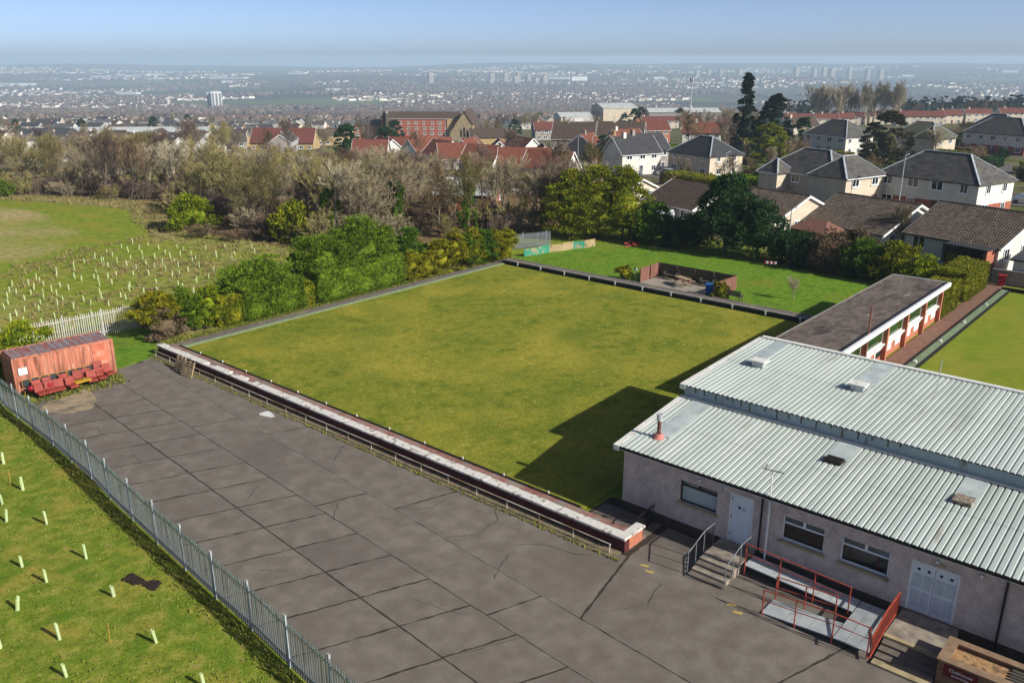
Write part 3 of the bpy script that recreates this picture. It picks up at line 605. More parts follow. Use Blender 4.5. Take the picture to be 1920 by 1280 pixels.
# ---- steps to the double door
s2 = thing('entrance_steps', 'broad dark steps with red barred balustrade up to the double doors', 'steps', (28.6, 5.9, 0))
mb = MB(); mb.box(28.45, FX-.035, 4.95, 6.9, -.1, .43); part('landing', mb, m_conc, s2)
mb = MB(); mb.box(28.25, 28.447, 4.95, 6.9, -.1, .435); part('landing_edge', mb, m_concy, s2)
for k in range(4): mb = MB(); mb.box(26.95+k*.325, 26.95+(k+1)*.325, 4.95, 6.85, -.1, .085*(k+1)); part('step', mb, m_steptread if k else m_concy, s2)
mb = MB(); yb_ = 6.92
p0, p1 = (26.95, yb_, .1), (29.8, yb_, .5)
for dz in (.95, .12): mb.bar((p0[0], yb_, p0[2]+dz), (28.4, yb_, .45+dz), .05, .05); mb.bar((28.4, yb_, .45+dz), (p1[0], yb_, .47+dz), .05, .05)
ba = part('balustrade', mb, m_redrail, s2, label='red painted barred balustrade')
for k in range(21):
    x = 27.0+k*.14; z = .1+.35*min(1, (x-26.95)/1.45); m2 = MB(); m2.bar((x, yb_, z+.1), (x, yb_, z+.97), .03, .03); part('bar', m2, m_redrail, ba)
pl = thing('brick_planter', 'brown brick planter wall with a maroon sign beside the dark steps', 'planter', (28.1, 3, 0))
mb = MB(); mb.box(27.45, 27.7, -3, 4.9, -.1, .92); mb.box(28.7, 28.9, -3, 4.9, -.1, .92); mb.box(27.7, 28.7, 4.65, 4.895, -.1, .92); part('brick_wall', mb, m_brickd, pl)
mb = MB(); mb.box(27.7, 28.7, -3, 4.65, .5, .8); part('soil_fill', mb, M('sandy_fill', ['#8a6a4a', '#a8865e', '#6f5540'], 3, .95, .02, 12), pl)
m_cop2 = M('planter_coping', ['#7a6450', '#8a735c'], 3, .9)
mb = MB(); mb.box(27.4, 27.75, -3, 4.95, .922, .98); mb.box(28.65, 28.95, -3, 4.95, .922, .98); mb.box(27.752, 28.648, 4.6, 4.95, .922, .98); part('coping', mb, m_cop2, pl)
for k in range(5): mb = MB(); mb.box(27.82+k*.17, 27.94+k*.17, -3, 2.9, .83, .87); part('slat', mb, m_benchw, pl)
mb = MB(); mb.box(27.415, 27.44, 3.65, 4.7, .42, .86); sg = part('sign_board', mb, m_sign, pl, label='maroon sign with two lines of white lettering')
def text(txt, size, loc, rot, mat, parent):
    cu = bpy.data.curves.new('lettering', 'FONT'); cu.body = txt; cu.size = size; cu.align_x = 'CENTER'; cu.extrude = .002
    tmp = bpy.data.objects.new('tmp', cu); COL.objects.link(tmp); dg = bpy.context.evaluated_depsgraph_get(); dg.update()
    me = bpy.data.meshes.new_from_object(tmp.evaluated_get(dg)); bpy.data.objects.remove(tmp); me.materials.clear(); me.materials.append(mat)
    base = Vector((0, 0, 0)); p = parent
    b = Vector(loc)-parent.matrix_world.translation if False else Vector(loc)
    return link('lettering', me, parent, b, rot)
text('Clubhouse', .17, (27.41, 4.17, .66), (R(90), 0, R(-90)), m_white, sg); text('entrance', .15, (27.41, 4.17, .5), (R(90), 0, R(-90)), m_white, sg)
# dark iron gate and railings at the far corner of the front
gr = thing('iron_railings', 'black iron railings at the left corner of the clubhouse', 'railings', (29.6, 19, 0))
mb = MB(); mb.bar((28.9, 17.7, .85), (30.3, 17.7, .85), .04, .04); mb.bar((28.9, 17.7, .12), (30.3, 17.7, .12), .04, .04); part('rail', mb, m_dark, gr)
for k in range(12): mb = MB(); mb.bar((28.9+k*.125, 17.7, 0), (28.9+k*.125, 17.7, .95), .02, .02); part('bar', mb, m_dark, gr)
# ------------------------------------------------------------------ pavilion
pv = thing('pavilion', 'low flat-roofed brick pavilion with white fascia and green windows', 'building', (60, 19, 0))
mb = MB(); mb.box(45.2, 72.2, 17.0, 21.2, 3.02, 3.14); part('roof', mb, m_felt, pv, label='flat felt roof stained with moss')
mb = MB(); mb.box(45.2, 72.25, 16.8, 16.998, 2.9, 3.2); mb.box(72.202, 72.3, 17, 21.2, 2.9, 3.18); part('fascia', mb, m_white, pv)
mb = MB(); mb.box(45.2, 72.2, 21.202, 21.3, 2.95, 3.17); part('roof_edge', mb, m_kerb, pv)
mb = MB(); mb.box(45.2, 72.2, 16.999, 17.25, 3.142, 3.19); part('roof_upstand', mb, m_dark, pv)
mb = MB(); mb.box(45.2, 72.0, 17.5, 17.7, -.1, .95); mb.box(45.2, 72.0, 20.9, 21.1, -.1, 3.02); mb.box(71.8, 72.0, 17.7, 20.9, -.1, 3.02); part('brick_wall', mb, m_brick, pv)
nb = 6; bw = (72.0-46.8)/nb
for k in range(nb+1):
    x = 46.8+k*bw; mb = MB(); mb.box(x-.16, x+.12, 17.2, 17.75, -.05, 3.02); part('pier', mb, m_brick, pv)
for k in range(nb):
    a = 46.8+k*bw+.13; b = 46.8+(k+1)*bw-.17
    mb = MB(); mb.box(a, b, 17.52, 17.6, 1.32, 1.4); mb.box(a, b, 17.52, 17.6, 2.55, 3.02); mb.box(a, a+.06, 17.52, 17.6, 1.4, 2.55); mb.box(b-.06, b, 17.52, 17.6, 1.4, 2.55); wf = part('window', mb, m_white, pv)
    mb = MB(); mb.box(a+.06, b-.06, 17.555, 17.57, 1.4, 2.55); part('pane', mb, m_gglass, wf)
    mb = MB(); mb.box(a, b, 17.3, 17.515, 1.22, 1.32); part('sill', mb, m_white, wf)
    mb = MB(); mb.box(a, b, 17.44, 17.498, .96, 1.215); part('panel', mb, m_panel, pv)
    for u in (.28, .78):
        xc = a+(b-a)*u; mb = MB(); mb.box(xc-.55, xc+.55, 17.455, 17.494, .45, .955); part('score_board', mb, m_panel, pv)
mb = MB(); mb.box(58.0, 58.9, 17.4, 17.45, .5, .9); part('notice_board', mb, m_dark, pv)
mb = MB(); mb.tube((54.6, 17.05, 1.0), (54.6, 17.05, 5.0), .07, .055, 8); part('mast', mb, M('rusty_mast', ['#6b4434', '#7d5040'], 4, .8), pv, label='rusty brown mast against the fascia')
for x, y in ((69.6, 19.9), (66.5, 18.2), (59.4, 18.4)):
    mb = MB(); a = random.uniform(0, 3); mb.bar((x, y, 3.16), (x+.7*math.cos(a), y+.4*math.sin(a), 3.17), .05, .04); part('roof_debris', mb, m_kerb, pv)
# ------------------------------------------------------------------ shipping container and the seats dumped against it
def container():
    a = math.atan2(-1.0, 6.0)*.55
    t = thing('shipping_container', 'rusty orange shipping container at the corner of the car park', 'container', (17.5, 55.75, 0), a)
    L_, D_, H_ = 6.06, 2.44, 2.4
    def corr(n, l, amp):
        out = []; p = l/n
        for k in range(n): o = k*p; out += [(o, 0), (o+p*.3, 0), (o+p*.5, amp), (o+p*.8, amp)]
        return out+[(l, 0)]
    mb = MB(); pr = corr(18, L_-.2, .04)
    for x, y in pr: mb.v += [(x+.1, y+.02, .14), (x+.1, y+.02, H_-.1)]
    for i in range(len(pr)-1): mb.f.append((2*i, 2*i+2, 2*i+3, 2*i+1))
    part('side_panel', mb, m_rust, t, False, label='corrugated orange side with blotchy rust')
    mb = MB()
    for i in range(len(pr)-1): pass
    mb.box(.05, L_-.05, D_-.06, D_-.02, .14, H_-.1); mb.box(.04, .08, .06, D_-.06, .14, H_-.1); mb.box(L_-.08, L_-.04, .06, D_-.06, .14, H_-.1); part('end_panel', mb, m_rust, t, False)
    mb = MB(); pr = corr(14, L_-.2, -.03)
    for x, z in pr: mb.v += [(x+.1, .05, H_+z), (x+.1, D_-.05, H_+z)]
    for i in range(len(pr)-1): mb.f.append((2*i, 2*i+2, 2*i+3, 2*i+1))
    part('roof', mb, m_rusttop, t, False, label='striped grey and rust corrugated roof')
    for y in (0, D_-.12):
        mb = MB(); mb.box(.1, L_-.1, y-.01, y+.11, H_-.11, H_+.01); part('top_rail', mb, m_rust, t, False); mb = MB(); mb.box(.1, L_-.1, y-.01, y+.11, 0.02, .14); part('bottom_rail', mb, m_rust, t, False)
        for x in (0, L_-.14): mb = MB(); mb.box(x-.005, x+.145, y-.015, y+.13, 0, H_+.02); part('corner_post', mb, m_rust, t, False)
    mb = MB(); mb.box(4.72, 5.62, -.02, .03, .3, 2.25); d = part('door', mb, M('door_red', ['#a85c44', '#b86c52', '#c08a78'], 2, .7), t, False); mb = MB(); mb.box(4.66, 5.68, -.05, .04, 2.25, 2.32); part('lintel', mb, m_rust, d, False)
    mb = MB(); mb.box(.28, .78, -.03, -.005, 1.3, 1.75); part('notice', mb, m_white, t, False)
    return t, a
ct, ca = container()
def cp(u, v):                       # point u along the container front, v metres out from it
    c, s = math.cos(ca), math.sin(ca); return (17.5+u*c+v*s, 55.75+u*s-v*c)
def seat_proto():
    t = thing('seat', 'red padded seat dumped in front of the container', 'seat', group='dumped red seats')
    mb = MB(); mb.box(-.27, .27, -.5, .02, .34, .47); part('cushion', mb, m_seat, t, False)
    mb = MB(); mb.v += [(-.27, .02, .4), (.27, .02, .4), (.27, .12, .4), (-.27, .12, .4), (-.26, .16, .92), (.26, .16, .92), (.26, .25, .92), (-.26, .25, .92)]
    mb.f += [(0, 3, 2, 1), (4, 5, 6, 7), (0, 1, 5, 4), (1, 2, 6, 5), (2, 3, 7, 6), (3, 0, 4, 7)]; part('backrest', mb, m_seat, t, False)
    for x in (-.23, .23):
        for y in (-.44, .06): mb = MB(); mb.tube((x, y, 0), (x, y, .35), .018, n=5); part('leg', mb, m_dark, t, False)
    return t
sp = seat_proto(); first = True
for u, v, rz_, dz, lb in [(.95, 1.35, .15, 0, 'nearest the fence in the front row'), (1.55, 1.3, .05, 0, 'second from the fence in the front row'), (2.1, 1.28, -.1, 0, 'third from the fence in the front row'), (2.75, 1.35, .2, 0, 'set forward just left of the yellow table'), (4.1, 1.1, -.1, 0, 'just right of the yellow table'), (4.65, 1.0, .1, 0, 'second to the right of the yellow table'), (1.0, .8, .1, .05, 'nearest the fence in the back row'), (1.6, .78, 0, .1, 'back row, tipped behind the red bags'), (2.6, .75, .2, .05, 'back row, behind the forward seat'), (3.4, .7, -.2, .05, 'back row, behind the yellow table'), (4.0, .65, .1, .05, 'back row, right of the yellow table'), (4.75, .55, -.1, .3, 'stacked highest near the container door'), (5.2, .85, .15, .1, 'at the right-hand end of the pile')]:
    o = sp if first else copytree(sp); first = False
    x, y = cp(u, v); o.location = (x, y, dz); o.rotation_euler = (0, 0, ca+rz_); o['label'] = 'red padded seat dumped by the container, '+lb
    if dz > .04:
        for c in o.children:
            if c.name.startswith('leg'): c.scale = (1, 1, 1+dz/.35); c.location.z = -dz
def chair_proto():
    t = thing('chair', 'dark chair', 'chair', group='dark chairs against the container')
    mb = MB(); mb.prism([(-.2, -.02), (.2, -.02), (.2, .03), (-.2, .03)], .62, 1.02); part('backrest', mb, m_seatb, t, False)
    mb = MB(); mb.box(-.22, .22, -.45, -.02, .42, .48); part('seat', mb, m_seatb, t, False)
    mb = MB()
    for x in (-.23, .23): mb.tube((x, .02, 0), (x, .02, 1.05), .016, n=5); mb.tube((x, -.42, 0), (x, -.42, .44), .016, n=5)
    mb.tube((-.23, .02, 1.05), (.23, .02, 1.05), .016, n=5); part('frame', mb, m_cane, t, False)
    return t
ch = chair_proto(); first = True
for k in range(9):
    o = ch if first else copytree(ch); first = False
    x, y = cp(.55+k*.53, .28); o.location = (x, y, 0); o.rotation_euler = (0, 0, ca+random.uniform(-.1, .1)); o['label'] = 'dark grey chair with pale frame against the container, '+ORD[k]+' from the fence'
t = thing('table', 'small yellow-topped table among the dumped red seats', 'table', (*cp(3.45, 1.25), 0), ca+.1)
mb = MB(); mb.box(-.5, .5, -.32, .32, .46, .52); part('table_top', mb, m_yel, t, False)
for x in (-.42, .42):
    for y in (-.26, .26): mb = MB(); mb.tube((x, y, 0), (x, y, .46), .02, n=5); part('leg', mb, m_dark, t, False)
def blob(rx, ry, rzz, seed, n=10, m=7, amp=.18):
    rr = random.Random(seed); mb = MB()
    for j in range(m+1):
        ph = math.pi*j/m
        for i in range(n):
            th = 2*math.pi*i/n; k = 1+amp*rr.uniform(-1, 1); mb.v.append((rx*k*math.sin(ph)*math.cos(th), ry*k*math.sin(ph)*math.sin(th), rzz*(1+math.cos(ph)*1)*.5*(1+amp*.3*rr.uniform(-1, 1))))
    for j in range(m):
        for i in range(n): mb.f.append((j*n+i, (j+1)*n+i, (j+1)*n+(i+1) % n, j*n+(i+1) % n))
    return mb
m_bag = M('red_bag', ['#7d0f22', '#9a1830'], 3, .3)
for k, (u, v, lb) in enumerate([(.62, 1.0, 'shiny dark red bag wedged beside the fence end of the seats'), (1.62, 1.08, 'shiny dark red bag lying on the front row of seats')]):
    solo('bag', blob(.26, .2, .34, k+3), m_bag, lb, 'bag', (*cp(u, v), .49), .3, smooth=True)
# pallets leaning on the low wall
pt = thing('pallet', 'broken wooden pallet leaning on the maroon wall, left one', 'pallet', (26.35, 52.6, 0), R(90))
def pallet_parts(t):
    for k in range(6): mb = MB(); mb.box(-.55, .55, -.012, .012, .05+k*.18, .15+k*.18); part('slat', mb, m_palletw, t, False)
    for x in (-.5, 0, .42): mb = MB(); mb.box(x, x+.08, .014, .11, 0, 1.1); part('bearer', mb, m_palletw, t, False)
pallet_parts(pt); pt.rotation_euler = (R(-24), 0, R(-90)); pt.location = (26.2, 52.3, .0)
p2_ = copytree(pt); p2_.location = (26.1, 51.0, 0); p2_.rotation_euler = (R(-20), R(3), R(-84)); p2_['label'] = 'broken wooden pallet leaning on the maroon wall, right one'

# ------------------------------------------------------------------ fenced patio on the lawn
g = MB(); g.box(66.6, 70.2, 34.1, 42.0, -.1, .05); struct('patio', g, m_slab, 'grey paved patio inside the brown board fence')
def board_fence(label, a, b, h, mat, gap=.15, z0=0.):
    t = thing('board_fence', label, 'fence', ((a[0]+b[0])/2, (a[1]+b[1])/2, z0)); L_ = math.dist(a, b); n = int(L_/gap); an = math.atan2(b[1]-a[1], b[0]-a[0])
    mb = MB(); mb.box(-gap/2+.006, gap/2-.006, -.01, .01, .03, h); me = mb.mesh('board', mat)
    for k in range(n):
        f_ = (k+.5)/n; x = a[0]+(b[0]-a[0])*f_-t.location.x; y = a[1]+(b[1]-a[1])*f_-t.location.y
        link('board', me, t, (x, y, random.uniform(-.015, .015)), (random.uniform(-.01, .01), 0, an))
    for z in (.3, h-.2):
        mb = MB(); nx, ny = math.sin(an)*.04, -math.cos(an)*.04; mb.bar((a[0]+nx, a[1]+ny, z+z0), (b[0]+nx, b[1]+ny, z+z0), .05, .08); part('rail', mb, mat, t)
    for k in range(int(L_/1.9)+1):
        f_ = min(1, k*1.9/L_); mb = MB(); x, y = a[0]+(b[0]-a[0])*f_, a[1]+(b[1]-a[1])*f_; nx, ny = math.sin(an)*.1, -math.cos(an)*.1; mb.box(x+nx-.05, x+nx+.05, y+ny-.05, y+ny+.05, z0, z0+h+.05); part('post', mb, mat, t)
    return t
board_fence('brown board fence on the left side of the patio', (66.7, 42.0), (70.3, 42.1), 1.35, m_fencewood)
board_fence('dark board fence along the back of the patio', (70.3, 42.0), (70.3, 34.1), 1.35, m_fenceback)
board_fence('reddish board fence on the right side of the patio', (70.3, 34.0), (66.7, 34.2), 1.35, m_fencewood)
def bench(label, loc, rz_, mat=None):
    t = thing('bench', label, 'bench', loc, rz_)
    for k in range(3): mb = MB(); mb.box(-.75, .75, -.45+k*.15, -.33+k*.15, .42, .46); part('seat_slat', mb, mat or m_benchw, t, False)
    for k in range(3): mb = MB(); mb.box(-.75, .75, .02+k*.03, .05+k*.03, .52+k*.15, .64+k*.15); part('back_slat', mb, mat or m_benchw, t, False)
    for x in (-.68, .62):
        mb = MB(); mb.box(x, x+.07, -.45, -.38, 0, .62); mb.box(x, x+.07, .06, .13, 0, .98); mb.box(x, x+.07, -.45, .06, .62, .67); part('leg_frame', mb, mat or m_benchw, t, False)
    return t
bench('weathered bench against the back patio fence, left', (69.85, 40.4, .05), R(-90)); bench('weathered bench against the back patio fence, right', (69.85, 36.6, .05), R(-90))
bench('dark slatted bench standing alone right of the patio', (66.6, 32.4, .04), R(88))
t = thing('picnic_table', 'weathered picnic table in the middle of the patio', 'table', (68.4, 38.4, .05), R(70))
for k in range(5): mb = MB(); mb.box(-.8, .8, -.36+k*.145, -.23+k*.145, .72, .76); part('top_plank', mb, m_palletw, t, False)
for s_ in (-1, 1):
    mb = MB(); mb.box(-.8, .8, s_*.72-.12, s_*.72+.12, .42, .46); part('seat_plank', mb, m_palletw, t, False)
    mb = MB(); mb.bar((s_*.6, -.6, 0), (s_*.6, -.2, .72), .05, .09); mb.bar((s_*.6, .6, 0), (s_*.6, .2, .72), .05, .09); mb.bar((s_*.6+.055, -.8, .39), (s_*.6+.055, .8, .39), .05, .08); part('leg_frame', mb, m_fencewood, t, False)
def wheelie(label, loc, rz_, mat):
    t = thing('wheelie_bin', label, 'bin', loc, rz_)
    mb = MB(); mb.v += [(-.22, -.25, .08), (.22, -.25, .08), (.22, .25, .08), (-.22, .25, .08), (-.28, -.33, .95), (.28, -.33, .95), (.28, .33, .95), (-.28, .33, .95)]
    mb.f += [(0, 3, 2, 1), (4, 5, 6, 7), (0, 1, 5, 4), (1, 2, 6, 5), (2, 3, 7, 6), (3, 0, 4, 7)]; part('body', mb, mat, t, False)
    mb = MB(); mb.box(-.3, .3, -.36, .36, .955, 1.03); part('lid', mb, mat, t, False)
    for x in (-.25, .25): mb = MB(); mb.tube((x-.03, .24, .1), (x+.03, .24, .1), .1, n=10); part('wheel', mb, m_dark, t, False)
wheelie('blue wheelie bin at the right end of the patio', (67.0, 34.9, .05), .3, m_bluebin)
wheelie('dark red wheelie bin by the grey wall beyond the hedges', (87.6, 16.2, .03), .2, m_redbin)
t = thing('marker_post', 'short post with black and white disc left of the patio fence', 'post', (66.3, 42.2, .03))
mb = MB(); mb.tube((0, 0, 0), (0, 0, 1.2), .03, n=6); part('post', mb, m_benchw, t, False)
mb = MB(); mb.tube((-.03, 0, 1.32), (.03, 0, 1.32), .16, n=12); part('disc', mb, m_white, t, False); mb = MB(); mb.tube((-.035, .05, 1.42), (.035, .05, 1.42), .09, n=10); part('spot', mb, m_dark, t, False)
# teal boards along the lawn edge
tb = thing('board_barrier', 'low barrier of peeling teal boards along the far left of the lawn', 'barrier', (73, 55.6, 0))
pts = [(68.2, 57.3), (70.0, 56.8), (71.6, 56.6), (73.0, 55.9), (74.7, 55.7), (75.8, 55.0), (77.4, 54.7)]
m_ply = M('bare_ply', ['#8d7b5c', '#a3916e', '#6f6a4e'], 2, .9)
for k, (a, b) in enumerate(zip(pts[:-1], pts[1:])):
    mb = MB(); mb.bar((*a, .42), (*b, .42), .05, .8+.1*(k % 2)); part('panel', mb, m_ply if k in (2, 3, 5) else m_teal, tb)
mb = MB()
t = thing('rubble_heap', 'heap of red plastic scraps at the far edge of the lawn', 'heap', (80.2, 51.5, 0))
m_scrap = M('red_scrap', ['#8a2a26', '#a04038', '#5f2a26'], 3, .6)
for k in range(12): mb = MB(); a = random.uniform(0, 6.3); x, y = random.uniform(-1, 1), random.uniform(-.7, .7); mb.bar((x-.35*math.cos(a), y-.35*math.sin(a), .1+.1*(k % 3)), (x+.35*math.cos(a), y+.35*math.sin(a), .16+.12*(k % 3)), .22, .12); part('scrap', mb, m_scrap, t, False)
t = thing('barrier', 'red and white striped barrier under the dark trees by the lawn', 'barrier', (79.9, 35.2, 0), R(20))
for k in range(6): mb = MB(); mb.box(-.02, .02, -.6+k*.2, -.4+k*.2-.004, .55, .8); part('stripe', mb, m_redbin if k % 2 else m_white, t, False)
for y in (-.55, .5): mb = MB(); mb.box(.022, .07, y, y+.05, 0, .82); part('leg', mb, m_dark, t, False)

# ------------------------------------------------------------------ tree tubes
def tube_mesh(h, name):
    mb = MB(); mb.tube((0, 0, 0), (0, 0, h), .058, .062, 10, cap=False)
    mb.tube((0, 0, h), (0, 0, .02), .05, .048, 10, cap=False); mb.tube((.075, 0, 0), (.075, 0, h*.85), .014, n=4); return mb.mesh(name, m_tube)
tms = [tube_mesh(.62, 'tree_tube'), tube_mesh(.7, 'tree_tube'), tube_mesh(.55, 'tree_tube')]
NEAR = [(13.3, 46.3), (12.8, 42.5), (11.6, 41.8), (11.1, 39.9), (12.2, 38.3), (10.1, 35.5), (10.3, 33.6), (12.1, 34.1), (11.6, 30.6), (8.8, 32.5), (9.1, 29.5), (8.4, 27.3), (11.3, 26.7), (7.5, 30.6), (11.2, 23.3)]
FAR = [(28.0, 85.1), (27.0, 83.0), (26.2, 81.2), (25.4, 78.8), (24.6, 77.5), (27.2, 82.0), (29.2, 84.5), (30.5, 86.1), (30.3, 84.7), (30.0, 83.1), (28.8, 82.2), (28.0, 80.8), (26.8, 79.1), (28.6, 79.7), (28.0, 78.1), (27.1, 76.5), (26.2, 74.4), (25.4, 75.4), (24.5, 74.6), (23.6, 73.4), (24.2, 72.4), (24.9, 70.7), (29.6, 80.4), (30.8, 81.5), (29.3, 78.6), (28.0, 75.3), (29.0, 76.6), (26.3, 71.7), (32.9, 87.3), (32.2, 85.6), (30.9, 79.9), (35.1, 88.7), (34.3, 86.6), (33.1, 83.8), (33.1, 82.3), (30.0, 74.8), (29.9, 73.3), (28.4, 73.1), (28.5, 70.0), (36.6, 89.6), (38.2, 90.8), (35.4, 84.4), (34.3, 82.4), (34.1, 81.1), (33.3, 79.0), (32.1, 76.4), (31.4, 74.5), (30.8, 71.9), (34.4, 78.9), (35.2, 81.4), (40.2, 92.3), (37.4, 86.0), (37.8, 88.4), (38.2, 88.8), (39.8, 90.2), (38.8, 87.1), (36.2, 81.8), (42.5, 93.8), (42.0, 91.2), (40.6, 87.9), (38.9, 85.2), (44.5, 95.3), (37.4, 80.8), (38.7, 82.8), (43.4, 91.6), (42.5, 89.1), (41.0, 86.0), (40.3, 84.0), (45.1, 92.9), (38.4, 79.7), (42.3, 86.0), (40.3, 82.2), (44.9, 90.1), (41.5, 82.9), (44.3, 87.6), (40.3, 80.1), (43.5, 85.0), (42.8, 82.9), (42.0, 80.7), (44.8, 85.4), (46.2, 87.3), (46.5, 89.1), (45.3, 83.9), (44.9, 82.4), (43.9, 81.3), (43.2, 78.8), (41.6, 78.1), (40.2, 77.2), (39.5, 77.3), (37.3, 76.2), (35.6, 73.0), (35.6, 72.7), (34.9, 73.9), (35.0, 76.6), (34.3, 75.3), (32.8, 73.9), (32.7, 72.7), (33.1, 71.2), (38.3, 74.0), (37.9, 72.5), (39.8, 73.4), (41.5, 74.2), (43.3, 76.2), (37.6, 70.0), (47.3, 82.5), (46.8, 81.6), (49.8, 84.8), (48.8, 81.3), (47.2, 79.2), (51.5, 82.2), (47.6, 76.1), (48.2, 86.1), (50.4, 80.0)]
for k, (x, y) in enumerate(NEAR): tag(link('tree_tube', tms[k % 3], None, (x, y, .0), (random.uniform(-.12, .12), random.uniform(-.12, .12), random.uniform(0, 6))), 'pale green tree tube on the grass bank, '+ORD[sum(1 for q in NEAR if q[1]+.9*q[0] < y+.9*x)]+' nearest to the camera', 'tree tube', 'tree tubes on the bank')
for k, (x, y) in enumerate(FAR):
    o = tag(link('tree_tube', tms[k % 3], None, (x, y, -.03), (random.uniform(-.1, .1), random.uniform(-.1, .1), random.uniform(0, 6))), 'pale green tree tube in the rough meadow beyond the container', 'tree tube', 'tree tubes in the meadow'); o.scale = (.85, .85, random.uniform(.75, .95))
for x, y, lb in ((10.2, 27.9, 'thin bamboo cane in the bank near the lowest tree tubes'), (12.6, 43.5, 'thin bamboo cane in the bank by the fence')):
    mb = MB(); mb.tube((0, 0, 0), (.03, .02, .85), .012, n=5); solo('cane', mb, m_cane, lb, 'cane', (x, y, 0))
mb = MB(); rr = random.Random(5)
for k in range(46):
    f_ = k/46; x, y = 13.0-.45*f_+rr.gauss(0, .1), 29.95+1.55*f_+rr.uniform(-.1, .1); r_ = .05+.13*rr.random(); mb.prism([(x+r_*math.cos(a)*(1+.3*rr.uniform(-1, 1)), y+r_*math.sin(a)*(1+.3*rr.uniform(-1, 1))) for a in [i*.7 for i in range(9)]], .0, .03+.025*rr.random()+.0006*k)
solo('soil_patch', mb, m_soil, 'strip of dark dug soil in the grass bank beside the fence', 'soil')
# ------------------------------------------------------------------ vegetation
def leafmat(name, cols, scale=1.6, island=.22, tr=.2, objrand=.08): return M(name, cols, scale, .85, 0, island=island, spec=.15, objrand=objrand, trans=tr, detail=4)
m_green = leafmat('conifer_green', ['#335011', '#466417', '#5d751d'])
m_mid = leafmat('hedge_green', ['#435a13', '#587018', '#6f8220'])
m_gold = leafmat('golden_conifer', ['#626812', '#7a7a16', '#938b1b'])
m_dk = leafmat('dark_pine', ['#1e3519', '#294520', '#37522a'])
m_olive = leafmat('cypress_olive', ['#4f5e12', '#6e7716', '#8f8c1c'])
m_brownleaf = leafmat('dead_conifer', ['#574a3a', '#6b5b47', '#7d6c53'])
m_trim = leafmat('clipped_hedge', ['#666c18', '#74781d', '#838223'])
m_bush = leafmat('bright_bush', ['#5a7011', '#748415', '#93961d'])
m_ivy = leafmat('ivy', ['#2f470f', '#466013', '#55701a'])
m_grassb = leafmat('dry_tussock', ['#82764c', '#988a5e', '#737242'], 1.2)
m_bark = M('bark', ['#4d443a', '#655a4c', '#7a6e5e'], 3, .95, objrand=.15)
m_twigs = [M('twig_grey', ['#776c57', '#8b8068'], .5, .9, objrand=.12, spec=.1), M('twig_brown', ['#65553f', '#786650'], .5, .9, objrand=.12, spec=.1), M('twig_olive', ['#746c46', '#888052'], .5, .9, objrand=.12, spec=.1), M('twig_purple', ['#5d4f48', '#705f54'], .5, .9, objrand=.1, spec=.1)]
m_twigpale = M('twig_pale', ['#8e846e', '#a09680'], .5, .9, objrand=.1, spec=.1)

def mesh_np(name, V, F, mat):
    me = bpy.data.meshes.new(name); V = np.asarray(V, np.float32); F = np.asarray(F, np.int32)
    me.vertices.add(len(V)); me.vertices.foreach_set('co', V.ravel()); me.loops.add(F.size); me.loops.foreach_set('vertex_index', F.ravel())
    me.polygons.add(len(F)); me.polygons.foreach_set('loop_start', np.arange(0, F.size, 4, dtype=np.int32)); me.polygons.foreach_set('loop_total', np.full(len(F), 4, np.int32))
    me.update(calc_edges=True); me.materials.append(mat); return me
def unit(v): return v/np.maximum(1e-6, np.linalg.norm(v, axis=1))[:, None]
def outline(kind, d):
    """points of a unit outline (width 1, height 1, foot at z=0) for unit directions d"""
    x, y, z = d[:, 0], d[:, 1], .5+d[:, 2]*.5; h = np.maximum(1e-6, np.hypot(x, y))
    if kind == 'round': r = .5*h
    elif kind == 'egg': z = .5+d[:, 2]*.5; r = .5*np.sqrt(np.clip(1-(2*z-1)**2, 0, 1))*(1.28-.62*z)
    elif kind == 'cone': z = np.clip(z**1.25, 0, 1); r = .5*(1-z)**.85*np.minimum(1, (z+.02)/.1)**.5+.008
    elif kind == 'flame': r = .5*np.sin(np.pi*np.clip(z*.9+.08, 0, 1))**.7
    else: m_ = np.abs(d).max(1); q = d/m_[:, None]; return np.stack([q[:, 0]*.5, q[:, 1]*.5, .5+q[:, 2]*.5], 1)
    return np.stack([r*x/h, r*y/h, z], 1)
